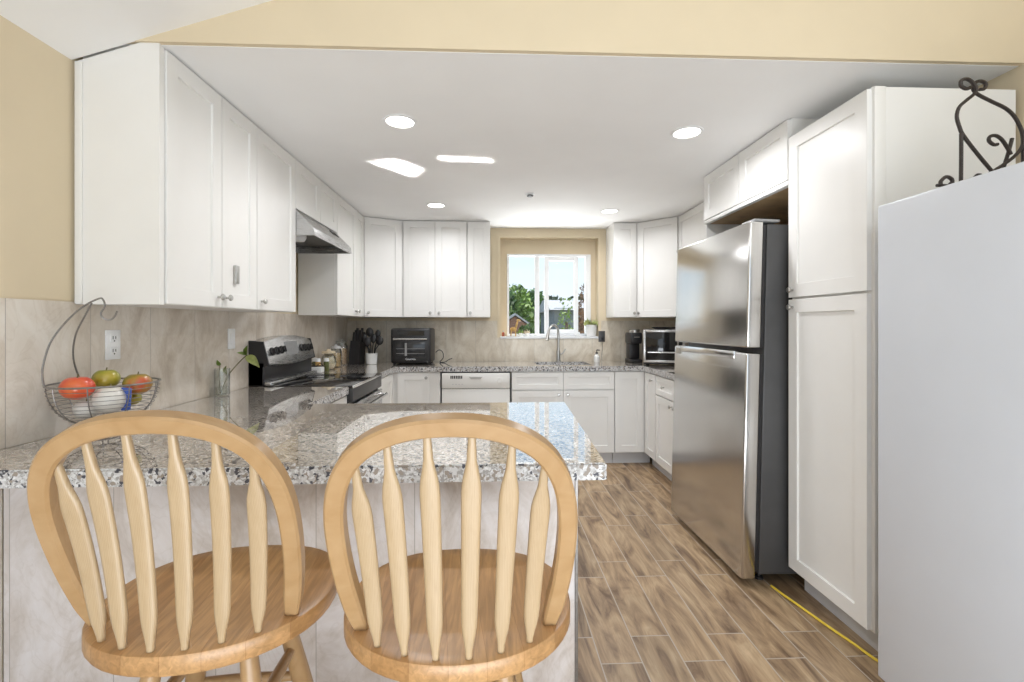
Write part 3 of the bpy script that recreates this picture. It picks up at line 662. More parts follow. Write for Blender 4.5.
# faucet
t_ = thing('faucet', 'brushed steel gooseneck faucet in front of the window', 'faucet', (0.68, 4.80, ZT))
obj('faucet_base', lathe(B(), [(0.03, 0.0), (0.03, 0.006), (0.022, 0.012), (0.021, 0.10), (0.014, 0.125), (0.014, 0.14)], 20), 'nickel', t_)
sp = [(0, 0, 0.13), (0, 0, 0.29), (-0.012, -0.02, 0.345), (-0.055, -0.06, 0.375), (-0.10, -0.10, 0.345), (-0.118, -0.115, 0.29)]
bm = B(); tube(bm, smooth_path(sp, 8), 0.0125, 12); obj('spout', bm, 'nickel', t_)
bm = B(); tube(bm, [(-0.118, -0.115, 0.295), (-0.126, -0.121, 0.255), (-0.133, -0.126, 0.222)], lambda q_: 0.015 + 0.005 * q_, 14); obj('spray_head', bm, 'nickel', t_)
bm = B(); tube(bm, [(0.018, 0, 0.075), (0.045, 0, 0.085), (0.075, 0, 0.13)], lambda q_: 0.009 - 0.003 * q_, 10); obj('handle', bm, 'nickel', t_)

# ------------------------------------------------------------------ refrigerator
t_ = thing('refrigerator', 'stainless steel refrigerator with top freezer', 'refrigerator', (1.205, 3.128, 0.0), -R90 + math.radians(1.2))
t_.rotation_euler = (0, 0, -R90 + math.radians(1.0))
# local: x from far to near side (0..0.875), y into the alcove, z up; leans back slightly
lean = math.radians(1.45)
W_ = 0.872
frm = [None]
def fobj(name, bm, mat, par):
    bmesh.ops.rotate(bm, verts=bm.verts, cent=(0, 0.7, 0.02), matrix=Matrix.Rotation(-lean, 3, 'X'))
    return obj(name, bm, mat, par)
fobj('fridge_body', bx(0.004, W_ - 0.004, 0.092, 0.74, 0.045, 1.775, 0.006), 'dgrey', t_)
dl = bx(0, W_, 0.0, 0.074, 0.022, 1.135, 0.010, 3)
fobj('lower_door', dl, 'steel_door', t_)
fobj('upper_door', bx(0, W_, 0.0, 0.074, 1.160, 1.785, 0.010, 3), 'steel_door', t_)
fobj('door_gasket', box(bx(0.012, W_ - 0.012, 0.075, 0.091, 0.06, 1.13), 0.012, W_ - 0.012, 0.075, 0.091, 1.165, 1.77), 'black', t_)
fobj('pocket_handle', bx(0.10, W_ - 0.11, -0.004, 0.03, 1.098, 1.139, 0.004), 'chrome', t_)
fobj('hinge_cover', bx(W_ - 0.12, W_ - 0.01, 0.03, 0.16, 1.787, 1.800, 0.003), 'greyglass', t_)
fobj('badge', bx(0.035, 0.115, -0.0035, 0.002, 1.085, 1.125, 0.001, 1), 'nickel', t_)
fobj('handle_strip', prism(B(), [(0.16, 1.042), (0.72, 1.048), (0.72, 1.054), (0.16, 1.054)], 1, -0.003, 0.002), 'chrome', t_)
for x in (0.08, W_ - 0.08):
    for y in (0.14, 0.66):
        obj('foot', lathe(B(), [(0.02, 0.0), (0.02, 0.012), (0.009, 0.016), (0.009, 0.07), (0.0, 0.07)], 14, (x, y, 0)), 'black', t_)

# ------------------------------------------------------------------ white freezer at the right
t_ = thing('upright_freezer', 'smooth white upright freezer in the right foreground', 'freezer', (1.382, 1.632, 0), -R90)
obj('freezer_door', bx(0, 0.76, 0.0, 0.055, 0.03, 1.718, 0.008, 3), 'appl_white', t_)
obj('freezer_body', bx(0.003, 0.757, 0.060, 0.665, 0.03, 1.712, 0.006), 'appl_white', t_)
obj('gasket', bx(0.012, 0.748, 0.0545, 0.0605, 0.05, 1.70), 'kick', t_)
obj('handle', bx(0.69, 0.715, -0.035, -0.0005, 0.95, 1.35, 0.006), 'appl_white', t_)
for x in (0.06, 0.70):
    for y in (0.08, 0.6): obj('foot', lathe(B(), [(0.02, 0), (0.02, 0.03), (0, 0.03)], 14, (x, y, 0)), 'black', t_)

# iron scroll stand on the freezer (pixel sketch turned into metres on its own upright plane)
ZS = 1.7185
t_ = thing('scroll_stand', 'dark wrought iron scroll stand standing on the white freezer', 'stand', (1.385, 1.40, ZS))
def sp_(pts, y=0.0):
    o = []
    for p in pts:
        u, v = p[0], p[1]; yy = y + (p[2] if len(p) > 2 else 0)
        o.append((0.0 + (u - 34) * 0.00057, yy, (632 - v) * 0.00058))
    return o
def strand(name, pts, y=0.0, r=0.0052, n_=6):
    bm = B(); tube(bm, smooth_path(sp_(pts, y), n_), r, 8); return obj(name, bm, 'iron', t_)
strand('scroll', [(215, 95), (190, 105), (160, 90), (160, 62), (190, 52), (222, 68), (245, 100), (235, 130), (185, 170), (148, 205), (135, 255), (150, 310), (172, 355), (250, 450), (340, 550)])
strand('scroll', [(285, 98), (312, 92), (318, 65), (285, 52), (255, 65), (245, 90), (270, 122), (350, 160), (430, 195), (480, 235), (515, 290), (532, 340), (530, 400), (480, 460), (400, 515), (340, 550)], 0.010)
strand('scroll', [(408, 385), (385, 388), (358, 368), (362, 345), (395, 338), (430, 358), (462, 400), (485, 440)], 0.02)
strand('leg', [(160, 345), (160, 480), (158, 618)])
strand('leg', [(512, 345), (488, 430), (460, 515), (440, 618)], 0.03)
strand('leg', [(534, 330), (535, 400), (536, 618)], 0.01)
strand('foot', [(42, 618), (46, 600), (75, 578), (105, 590), (108, 612), (95, 616)], 0.0, 0.0055)
strand('foot', [(262, 618), (265, 585), (290, 555), (318, 562), (322, 585)], 0.02, 0.0055)
strand('crossbar', [(42, 618), (160, 620), (300, 620), (440, 620), (536, 620)], 0.012)

# yellow cord on the floor
bm = B(); tube(bm, smooth_path([(1.374, 2.258, 0.006), (1.384, 2.19, 0.006), (1.402, 2.10, 0.006), (1.430, 1.95, 0.006), (1.455, 1.84, 0.006), (1.482, 1.72, 0.006), (1.56, 1.675, 0.006), (1.70, 1.67, 0.006)], 8), 0.0055, 10)
tag(obj('extension_cord', bm, 'cord'), 'yellow cord lying on the floor below the pantry', 'cord')

# ------------------------------------------------------------------ range and hood
RY0, RY1 = 2.925, 3.680
t_ = thing('range', 'black electric range with steel trim and tilted rear control panel', 'stove', (-0.882, RY0, 0), R90)
RW = RY1 - RY0      # local x: along the wall, y: towards the wall (0 .. 0.6), front at y = 0
obj('oven_body', bx(0.002, RW - 0.002, 0.0, 0.598, 0.06, 0.905, 0.003), 'black', t_)
od = obj('oven_door', bx(0.008, RW - 0.008, -0.035, -0.001, 0.22, 0.80, 0.005), 'steel', t_)
obj('oven_window', bx(0.12, RW - 0.12, -0.0375, -0.034, 0.36, 0.66, 0.002), 'glassblack', od)
bm = B(); tube(bm, [(0.05, -0.075, 0.765), (RW - 0.05, -0.075, 0.765)], 0.012, 12)
for x in (0.07, RW - 0.07): tube(bm, [(x, -0.03, 0.765), (x, -0.075, 0.765)], 0.009, 10)
obj('handle', bm, 'chrome', od)
obj('front_rail', bx(0.003, RW - 0.003, -0.028, 0.0, 0.815, 0.900, 0.004), 'dgrey', t_)
obj('drawer', bx(0.008, RW - 0.008, -0.03, -0.001, 0.07, 0.205, 0.005), 'steel', t_)
obj('front_trim', bx(0.0, RW, -0.034, -0.0225, 0.9005, 0.917, 0.003), 'chrome', t_)
obj('cooktop', bx(0.0, RW, -0.022, 0.598, 0.9055, 0.917, 0.003), 'glassblack', t_)
bm = B()
for (x, y, r_) in ((0.19, 0.14, 0.10), (0.57, 0.14, 0.085), (0.19, 0.37, 0.075), (0.57, 0.37, 0.10)):
    bm = B(); tube(bm, [(x + r_ * math.cos(2 * PI * k / 40), y + r_ * math.sin(2 * PI * k / 40), 0.9172) for k in range(40)], 0.0008, 6, closed=True)
    obj('burner_ring', bm, 'dgrey', t_)
# backguard: black end caps, sloped lower part, curved steel face
def face_poly(x):  # arch of the top edge
    return 1.180 + 0.038 * (1 - ((x / RW - 0.5) * 2) ** 2)
bm = B()
box(bm, 0.0, RW, 0.505, 0.598, 0.918, 1.06, 0.003)
for a, b in ((0.0, 0.012), (RW - 0.012, RW)): prism(bm, [(0.598, 0.918), (0.598, 1.195), (0.512, 1.188), (0.478, 1.045), (0.515, 1.03), (0.515, 0.918)], 0, a, b)
obj('backguard', bm, 'black', t_)
bm = B(); K = 20
pr_ = []
for i in range(K + 1):
    x = 0.013 + (RW - 0.026) * i / K; zt = face_poly(x); zb = 1.052 - 0.020 * (1 - ((x / RW - 0.5) * 2) ** 2)
    pr_.append([bm.verts.new(p) for p in ((x, 0.478, zb), (x, 0.512, zt - 0.010), (x, 0.520, zt), (x, 0.597, zt), (x, 0.597, zb + 0.01), (x, 0.515, zb - 0.012))])
for a, b in zip(pr_, pr_[1:]):
    for k in range(6): bm.faces.new((a[k], a[(k + 1) % 6], b[(k + 1) % 6], b[k]))
bm.faces.new(pr_[0][::-1]); bm.faces.new(pr_[-1])
cp = obj('control_panel', bm, 'steel', t_)
def on_face(x, f): # f 0..1 up the sloped face
    zt = face_poly(x) - 0.010; zb = 1.052 - 0.020 * (1 - ((x / RW - 0.5) * 2) ** 2)
    return Vector((x, 0.478 + 0.034 * f, zb + (zt - zb) * f))
for x in (0.085, 0.150, 0.215, RW - 0.215, RW - 0.150, RW - 0.085):
    c_ = on_face(x, 0.56)
    bm = lathe(B(), [(0.027, 0.0), (0.026, -0.008), (0.020, -0.012), (0.018, -0.028), (0.0, -0.029)], 20, (0, 0, 0), 'y')
    box(bm, -0.004, 0.004, -0.034, -0.02, -0.02, 0.02, 0.001, 1)
    bmesh.ops.rotate(bm, verts=bm.verts, cent=(0, 0, 0), matrix=Matrix.Rotation(-0.26, 3, 'X')); bmesh.ops.translate(bm, verts=bm.verts, vec=c_)
    obj('knob', bm, 'black', cp)
bm = B(); K = 8; top, bot = [], []
for i in range(K + 1):
    x = 0.275 + (RW - 0.55) * i / K
    top.append(on_face(x, 0.84) + Vector((0, -0.002, 0))); bot.append(on_face(x, 0.30 + 0.12 * abs(i / K - 0.5)) + Vector((0, -0.002, 0)))
vt = [bm.verts.new(p) for p in top]; vb = [bm.verts.new(p) for p in bot]
vt2 = [bm.verts.new(p + Vector((0, 0.004, 0))) for p in top]; vb2 = [bm.verts.new(p + Vector((0, 0.004, 0))) for p in bot]
for i in range(K):
    bm.faces.new((vb[i], vb[i + 1], vt[i + 1], vt[i])); bm.faces.new((vt[i], vt[i + 1], vt2[i + 1], vt2[i])); bm.faces.new((vb[i], vb2[i], vb2[i + 1], vb[i + 1])); bm.faces.new((vb2[i], vt2[i], vt2[i + 1], vb2[i + 1]))
bm.faces.new((vb[0], vt[0], vt2[0], vb2[0])); bm.faces.new((vb[-1], vb2[-1], vt2[-1], vt[-1]))
obj('display', bm, 'greyglass', cp)
obj('splash_rail', bx(0.0, RW, 0.462, 0.505, 0.918, 0.942, 0.006), 'steel', t_)

# hood
t_ = thing('range_hood', 'stainless under-cabinet range hood above the cooktop', 'range hood', (XFU, 2.899, 1.835), R90)
HW = 0.752
prof = [(0.274, 0.0), (0.274, 0.158), (0.0, 0.158), (-0.022, 0.15), (-0.125, 0.045), (-0.130, 0.0), (-0.122, 0.0), (-0.118, 0.038), (-0.02, 0.135), (0.25, 0.135), (0.25, 0.0)]
bm = prism(B(), prof, 0, 0.012, HW - 0.012)
prism(bm, prof[:6], 0, 0.0, 0.012); prism(bm, prof[:6], 0, HW - 0.012, HW)
obj('hood_shell', bm, 'steel', t_)
obj('filter', bx(0.05, HW - 0.05, -0.09, 0.24, 0.050, 0.058), 'dgrey', t_)
obj('lamp_housing', lathe(B(), [(0.05, 0.048), (0.052, 0.02), (0.040, -0.002), (0.0, -0.004)], 20, (0.20, 0.05, 0)), 'vinyl', t_)
def slope(x0, x1, a, b, off=0.0015):
    p0, p1 = Vector((0, -0.022, 0.15)), Vector((0, -0.125, 0.045)); d_ = p1 - p0; nn = Vector((0, -d_.z, d_.y)).normalized()
    if nn.y > 0: nn = -nn
    bm = B(); q_ = [p0 + d_ * a, p0 + d_ * b]
    pts = [(x, q.y + nn.y * o, q.z + nn.z * o) for o in (-0.001, off) for (x, q) in ((x0, q_[0]), (x1, q_[0]), (x1, q_[1]), (x0, q_[1]))]
    vs = [bm.verts.new(p) for p in pts]
    for f in ((0, 1, 2, 3), (7, 6, 5, 4), (0, 4, 5, 1), (1, 5, 6, 2), (2, 6, 7, 3), (3, 7, 4, 0)): bm.faces.new([vs[i] for i in f])
    return bm
obj('label_strip', slope(0.30, 0.44, 0.12, 0.42), 'nickel', t_)
for x in (0.52, 0.60): obj('switch', slope(x, x + 0.045, 0.18, 0.44, 0.005), 'black', t_)

# ------------------------------------------------------------------ bar stools
def stool(name, label, loc, rz):
    t_ = thing(name, label, 'stool', loc, rz, 'wooden swivel bar stools at the peninsula')
    SZ = 0.72
    # seat outline (front = +y): rounded, a little wider to the front
    out_ = []
    for k in range(48):
        a = 2 * PI * k / 48; cx, sy = math.cos(a), math.sin(a)
        p_ = 2.35 if sy > 0 else 2.1
        r_ = (abs(cx) ** p_ + abs(sy) ** p_) ** (-1 / p_)
        x, y = r_ * cx * 0.232, r_ * sy * 0.208
        out_.append((x, y))
    bm = B(); lev = []
    for (s_, z, dish) in ((0.93, SZ - 0.040, 0), (0.985, SZ - 0.037, 0), (1.0, SZ - 0.031, 0), (1.0, SZ - 0.006, 0), (0.992, SZ - 0.0015, 0), (0.975, SZ, 0), (0.80, SZ - 0.0015, 0), (0.55, SZ - 0.006, 0), (0.25, SZ - 0.008, 0)):
        lev.append([bm.verts.new((x * s_, y * s_, z)) for x, y in out_])
    for a, b in zip(lev, lev[1:]):
        for k in range(48): bm.faces.new((a[k], a[(k + 1) % 48], b[(k + 1) % 48], b[k]))
    bm.faces.new(lev[0][::-1]); bm.faces.new(lev[-1])
    obj('seat', bm, 'seat', t_, 40)
    # hoop, raked backwards
    def hp(x, h, off=0.0): return (x, -0.098 - 0.36 * h + off, SZ + h)
    half = [(0.176, -0.004), (0.187, 0.055), (0.196, 0.12), (0.200, 0.19), (0.1975, 0.255), (0.184, 0.312), (0.156, 0.358), (0.113, 0.389), (0.060, 0.406)]
    pts = [hp(-x, h) for x, h in half] + [hp(0, 0.411)] + [hp(x, h) for x, h in half[::-1]]
    bm = B(); tube(bm, smooth_path(pts, 5), lambda q_: 1 - 0.3 * max(0.0, 1 - min(q_, 1 - q_) / 0.05), section=rect_sec(0.033, 0.029, 0.0042), up=(0, -1, -0.36)); obj('hoop', bm, 'oak', t_, 30)
    # six arrow spindles
    bx_ = [-0.135, -0.083, -0.028, 0.028, 0.083, 0.135]; tx = [-0.156, -0.101, -0.036, 0.036, 0.101, 0.156]; th = [0.340, 0.378, 0.397, 0.397, 0.378, 0.340]
    for x0, x1, h in zip(bx_, tx, th):
        by = -0.192 + 0.040 * (abs(x0) / 0.135) ** 2
        p0 = Vector((x0, by, SZ - 0.004)); p1 = Vector(hp(x1, h))
        n_ = 26; bm = B(); rings = []
        d_ = (p1 - p0).normalized(); side = Vector((1, 0, 0)); side = (side - d_ * side.dot(d_)).normalized(); fw = d_.cross(side)
        for i in range(n_ + 1):
            q_ = i / n_
            keys = [(0, .0058, .0058), (.05, .0066, .0062), (.13, .0128, .0066), (.17, .0142, .0062), (.45, .0158, .0060), (.74, .0172, .0060), (.79, .0160, .0062), (.88, .0085, .0065), (1, .0062, .0060)]
            for (a0, wa, ta), (a1, wb, tb) in zip(keys, keys[1:]):
                if a0 <= q_ <= a1: f = (q_ - a0) / (a1 - a0); ww = wa + (wb - wa) * f; tt = ta + (tb - ta) * f; break
            c_ = p0.lerp(p1, q_) + Vector((0, 0.010 * math.sin(PI * q_), 0))
            ring_ = []
            for k in range(12):
                a = 2 * PI * k / 12; cx, sy = math.cos(a), math.sin(a)
                sx_ = math.copysign(abs(cx) ** 0.75, cx); ss = math.copysign(abs(sy) ** 0.75, sy)
                ring_.append(bm.verts.new(c_ + side * sx_ * ww + fw * ss * tt))
            rings.append(ring_)
        for a, b in zip(rings, rings[1:]):
            for k in range(12): bm.faces.new((a[k], a[(k + 1) % 12], b[(k + 1) % 12], b[k]))
        bm.faces.new(rings[0][::-1]); bm.faces.new(rings[-1])
        obj('spindle', bm, 'spin', t_, 60)
    # swivel plate and leg frame
    obj('swivel_plate', lathe(B(), [(0.09, SZ - 0.062), (0.09, SZ - 0.0405), (0.0, SZ - 0.0405)], 24), 'black', t_)
    obj('under_block', lathe(B(), [(0.10, SZ - 0.098), (0.105, SZ - 0.09), (0.105, SZ - 0.0625), (0.0, SZ - 0.0625)], 28), 'oak', t_)
    for sx_ in (-1, 1):
        for sy in (-1, 1):
            bm = B(); tube(bm, [(sx_ * (0.085 + 0.115 * q_), sy * (0.080 + 0.11 * q_), (SZ - 0.075) * (1 - q_)) for q_ in [k / 10 for k in range(11)]],
                 lambda q_: 0.0165 + 0.007 * math.sin(PI * min(1, q_ * 1.15)) - 0.004 * q_, 14)
            obj('leg', bm, 'oak', t_, 60)
    def lp(sx_, sy, z): q_ = 1 - z / (SZ - 0.075); return (sx_ * (0.085 + 0.115 * q_), sy * (0.080 + 0.11 * q_), z)
    for z, pairs in ((0.23, ((-1, 1, 1, 1), (-1, -1, 1, -1))), (0.30, ((-1, -1, -1, 1), (1, -1, 1, 1))), (0.44, ((-1, 1, 1, 1), (-1, -1, 1, -1))), (0.52, ((-1, -1, -1, 1), (1, -1, 1, 1)))):
        for a0, a1, b0, b1 in pairs:
            bm = B(); P0, P1 = Vector(lp(a0, a1, z)), Vector(lp(b0, b1, z))
            tube(bm, [P0.lerp(P1, k / 8) for k in range(9)], lambda q_: 0.009 + 0.004 * math.sin(PI * q_), 12); obj('stretcher', bm, 'oak', t_, 60)
    return t_
s2 = stool('bar_stool', 'honey wood bar stool with hoop back, the right one, nearest the walkway', (-0.068, 0.998, 0), 0)
dup(s2, (-0.578, 1.040, 0), math.radians(3.0), 'honey wood bar stool with hoop back, the left one, below the fruit bowl')

# ------------------------------------------------------------------ fruit bowl
bc = (-1.322, 1.668, ZT)
t_ = thing('wire_fruit_basket', 'grey wire fruit basket with banana hook on the granite bar top', 'basket', bc)
RB, HB = 0.150, 0.178
def circ(r_, z, n_=48): return [(r_ * math.cos(2 * PI * k / n_), r_ * math.sin(2 * PI * k / n_), z) for k in range(n_)]
bm = B(); tube(bm, circ(RB, HB), 0.0032, 8, closed=True); obj('rim', bm, 'wire', t_)
bm = B()
def brad(h): f = (h - 0.045) / (HB - 0.045); return 0.045 + (RB - 0.045) * math.sqrt(max(0, 1 - (1 - f) ** 2)) if f < 1 else RB
for k in range(11):
    h = 0.045 + (HB - 0.045) * (k / 11) ** 1.3
    tube(bm, circ(brad(h), h, 40), 0.0011, 6, closed=True)
for k in range(9):
    a = 2 * PI * k / 9 + 0.2
    tube(bm, [(brad(h) * math.cos(a), brad(h) * math.sin(a), h) for h in [0.045 + (HB - 0.045) * (j / 10) ** 1.8 for j in range(11)]], 0.0019, 6)
obj('wire_bowl', bm, 'wire', t_)
bm = B(); tube(bm, circ(0.062, 0.004, 32), 0.0035, 8, closed=True); tube(bm, circ(0.050, 0.024, 32), 0.0022, 8, closed=True); tube(bm, circ(0.045, 0.044, 32), 0.0022, 8, closed=True)
for k in range(6):
    a = 2 * PI * k / 6; tube(bm, [(0.062 * math.cos(a), 0.062 * math.sin(a), 0.004), (0.044 * math.cos(a), 0.044 * math.sin(a), 0.026), (0.046 * math.cos(a), 0.046 * math.sin(a), 0.046)], 0.002, 6)
obj('foot_ring', bm, 'wire', t_)
def rimp(a): return (RB * math.cos(a), RB * math.sin(a), HB)
# two wires from the rim's left side meeting in the banana hook; arm lies in the plane across the view
dirx = Vector((0.80, 0.60, 0)).normalized()      # sideways as seen from the stools
def arm(s, z, o=0.0): v = dirx * s + Vector((0.60, -0.80, 0)) * o; return (v.x, v.y, z)
bm = B()
tube(bm, smooth_path([arm(-RB, HB, 0.01), arm(-0.153, 0.235, 0.01), arm(-0.135, 0.32, 0.006), arm(-0.095, 0.392, 0.003), arm(-0.055, 0.440), arm(-0.018, 0.466), arm(-0.007, 0.462), arm(-0.003, 0.440), arm(-0.013, 0.415), arm(-0.005, 0.398), arm(0.013, 0.395), arm(0.024, 0.408), arm(0.030, 0.425)], 6), 0.0028, 8)
tube(bm, smooth_path([arm(-0.072, HB, -0.132), arm(-0.088, 0.26, -0.10), arm(-0.080, 0.34, -0.06), arm(-0.055, 0.405, -0.025), arm(-0.036, 0.450, -0.003)], 6), 0.0028, 8)
obj('banana_hook', bm, 'wire', t_)
def fruit(name, label, cat, mat, s, o, z, r_, sc=(1, 1, 1), rot=0.0, stem=False, grp=None):
    v = dirx * s + Vector((0.60, -0.80, 0)) * o; c_ = (bc[0] + v.x, bc[1] + v.y, bc[2] + z)
    t2 = thing(name, label, cat, c_, rot, grp)
    bm = B(); ball(bm, (0, 0, 0), r_, *sc, 28, 18)
    for v_ in bm.verts:   # dimple at top
        q_ = max(0.0, v_.co.z / (r_ * sc[2]) - 0.82) / 0.18
        v_.co.z -= q_ * q_ * r_ * 0.16
    obj('flesh', bm, mat, t2, 80)
    if stem:
        bm = B(); tube(bm, [(0, 0, r_ * sc[2] * 0.80), (0.002, 0.001, r_ * sc[2] * 1.12)], 0.0022, 6); obj('stem', bm, 'stem', t2)
    return t2
fruit('tomato', 'large red tomato at the left of the wire fruit basket', 'tomato', 'tomato', -0.070, 0.028, 0.170, 0.046, (1, 1, 0.86), 0, True)
fruit('mango', 'olive green mango on top at the middle of the wire basket', 'mango', 'mango_g', 0.000, -0.048, 0.188, 0.038, (1.05, 0.95, 0.92), 0.5, True)
fruit('mango', 'red and green mango at the right of the wire basket', 'mango', 'mango_r', 0.086, -0.006, 0.168, 0.039, (1.12, 0.95, 0.98), 0.6, True)
fruit('onion', 'white onion at the middle of the wire basket under the fruit', 'onion', 'onion', 0.012, 0.040, 0.125, 0.047, (1, 1, 0.98), 0, True)
fruit('onion', 'white onion low at the left of the wire basket under the tomato', 'onion', 'onion', -0.050, -0.010, 0.092, 0.036, (1, 1, 0.9), 0, True)
fruit('mango', 'small dark green mango low at the far right of the wire basket', 'mango', 'mango_g', 0.072, -0.055, 0.112, 0.026, (1.1, 0.9, 0.9), 0.2)
v = dirx * 0.062 + Vector((0.60, -0.80, 0)) * 0.052
tag(obj('packet', prism(B(), [(-0.014, 0), (0.014, 0.002), (0.018, 0.075), (-0.012, 0.078)], 1, 0, 0.006), 'blue'), 'small blue packet between the onion and the mango', 'packet').location = (bc[0] + v.x - 0.006, bc[1] + v.y - 0.01, bc[2] + 0.085)

# outlets on the left wall
def outlet(label, y, z, w_=0.070, h=0.115, switch=False):
    t_ = thing('wall_outlet' if not switch else 'light_switch', label, 'outlet' if not switch else 'switch', (-1.482, y, z), R90)
    obj('cover_plate', bx(-w_ / 2, w_ / 2, -0.006, 0.0, -h / 2, h / 2, 0.002), 'vinyl', t_)
    if not switch:
        for dz in (-0.025, 0.025):
            s_ = obj('socket', bx(-0.017, 0.017, -0.0085, -0.0055, dz - 0.015, dz + 0.015, 0.003), 'vinyl', t_)
            bm = B(); box(bm, -0.008, -0.005, -0.0092, -0.008, dz - 0.004, dz + 0.009); box(bm, 0.005, 0.008, -0.0092, -0.008, dz - 0.002, dz + 0.008); lathe(bm, [(0.003, -0.0092), (0.003, -0.008)], 10, (0, 0, dz - 0.010), 'y')
            obj('slot', bm, 'black', s_)
    else:
        obj('rocker', bx(-0.016, 0.016, -0.010, -0.005, -0.033, 0.033, 0.003), 'vinyl', t_)
outlet('white wall outlet on the tile behind the fruit basket', 1.900, 1.213)
outlet('white switch plate on the tile above the sprouting glass vase', 2.735, 1.212, switch=True)
t_ = thing('wall_outlet', 'white wall outlet with a black plug right of the window', 'outlet', (1.150, YB - 0.0105, 1.17))
obj('cover_plate', bx(-0.035, 0.035, -0.006, 0, -0.057, 0.057, 0.002), 'dgrey', t_)
bm = B(); tube(bm, smooth_path([(0.0, -0.012, -0.03), (0.004, -0.02, -0.12), (-0.004, -0.02, -0.20), (-0.002, -0.02, -0.252)], 6), 0.0018, 6); obj('cable', bm, 'black', t_)
obj('plug', bx(-0.013, 0.013, -0.03, -0.006, -0.04, -0.012, 0.003), 'black', t_)

# glass vase with a sprouting cutting
t_ = thing('glass_vase', 'small clear glass of water on the granite beside the left wall', 'vase', (-1.432, 2.56, ZT))
obj('glass', lathe(B(), [(0.034, 0.0005), (0.036, 0.004), (0.037, 0.145), (0.0345, 0.145), (0.0335, 0.008), (0.0, 0.007)], 28), 'jar', t_)
obj('water', lathe(B(), [(0.0, 0.0085), (0.032, 0.009), (0.033, 0.050), (0.0, 0.050)], 24), 'jar', t_)
t2 = thing('plant_cutting', 'green leafy cutting standing in the clear glass', 'plant', (-1.432, 2.56, ZT + 0.012))
bm = B(); tube(bm, smooth_path([(-0.01, 0.0, 0.0), (0.012, 0.004, 0.06), (0.035, 0.02, 0.115), (0.085, 0.05, 0.185), (0.105, 0.05, 0.20)], 6), 0.0028, 6)
tube(bm, smooth_path([(-0.012, 0, 0.0), (-0.016, 0.0, 0.08), (-0.012, 0, 0.15)], 5), 0.0022, 6); obj('stem', bm, 'stem', t2)
def leaf(bm, base, tip, w_, nrm=(0, -0.6, 0.6), curl=0.1):
    base, tip = Vector(base), Vector(tip); d_ = tip - base; L_ = d_.length; d_ = d_.normalized(); nn = Vector(nrm); nn = (nn - d_ * nn.dot(d_)).normalized(); sd = d_.cross(nn)
    rows = []
    for i in range(9):
        q_ = i / 8; ww = w_ * math.sin(PI * q_ ** 0.75) * 0.5 + 0.0004; c_ = base + d_ * L_ * q_ + nn * (math.sin(PI * q_) * curl * L_)
        rows.append([bm.verts.new(c_ - sd * ww + nn * ww * 0.35), bm.verts.new(c_), bm.verts.new(c_ + sd * ww + nn * ww * 0.35)])
    for a, b in zip(rows, rows[1:]):
        for k in range(2): bm.faces.new((a[k], a[k + 1], b[k + 1], b[k]))
for nm, bs, tp, ww, mt in (('leaf', (0.10, 0.05, 0.198), (0.185, 0.02, 0.135), 0.046, 'leaf2'), ('leaf', (0.10, 0.05, 0.200), (0.115, 0.035, 0.255), 0.030, 'leaf'), ('leaf', (0.10, 0.05, 0.200), (0.060, 0.03, 0.215), 0.022, 'leaf'), ('leaf', (-0.012, 0, 0.148), (-0.016, -0.02, 0.180), 0.020, 'leaf'), ('leaf', (0.02, 0.01, 0.10), (0.030, -0.015, 0.150), 0.030, 'leaf2')):
    bm = B(); leaf(bm, bs, tp, ww); bmesh.ops.solidify(bm, geom=bm.faces[:], thickness=0.0008); obj(nm, bm, mt, t2, 60)

# ------------------------------------------------------------------ things on the back left worktop
ZTT = ZT + 0.0005
# toaster oven
def text_mesh(txt, size, mat, parent, loc, rot=(PI / 2, 0, 0), name='lettering'):
    cu = bpy.data.curves.new(name, 'FONT'); cu.body = txt; cu.size = size; cu.extrude = 0.0006; cu.align_x = 'CENTER'
    to = bpy.data.objects.new(name, cu); C.objects.link(to)
    dg = bpy.context.evaluated_depsgraph_get(); me = bpy.data.meshes.new_from_object(to.evaluated_get(dg))
    bpy.data.objects.remove(to); bpy.data.curves.remove(cu)
    me.materials.clear(); me.materials.append(M[mat])
    o = bpy.data.objects.new(name, me); C.objects.link(o); o.parent = parent; o.location = loc; o.rotation_euler = rot; return o
t_ = thing('toaster_oven', 'black toaster oven with steel handle bar, left of the window', 'toaster oven', (-0.955, 4.48, ZTT))
OW, OH = 0.375, 0.345
obj('oven_shell', bx(0, OW, 0, 0.33, 0.012, OH, 0.018, 3), 'black', t_)
od = obj('oven_door', bx(0.022, OW - 0.022, -0.016, -0.001, 0.035, 0.255, 0.006), 'black', t_)
obj('oven_window', bx(0.05, OW - 0.05, -0.0175, -0.014, 0.075, 0.215, 0.002), 'ovenglass', od)
bm = B(); tube(bm, [(0.03, -0.045, 0.243), (OW - 0.03, -0.045, 0.243)], 0.0075, 10)
for x in (0.05, OW - 0.05): tube(bm, [(x, -0.012, 0.243), (x, -0.045, 0.243)], 0.005, 8)
obj('handle', bm, 'chrome', od)
bm = B()
for z in (0.105, 0.15): box(bm, 0.055, OW - 0.055, -0.0186, -0.0176, z, z + 0.003)
box(bm, 0.135, 0.155, -0.0186, -0.0176, 0.085, 0.205)
obj('rack', bm, 'greyglass', od)
obj('control_display', bx(0.06, OW - 0.06, -0.003, 0.001, 0.275, 0.320, 0.001, 1), 'glassblack', t_)
text_mesh('Gourmia', 0.026, 'vinyl', t_, (OW / 2, -0.0168, 0.046))
for x in (0.03, OW - 0.03):
    for y in (0.03, 0.30): obj('foot', lathe(B(), [(0.012, 0), (0.014, 0.013), (0, 0.013)], 12, (x, y, 0)), 'black', t_)
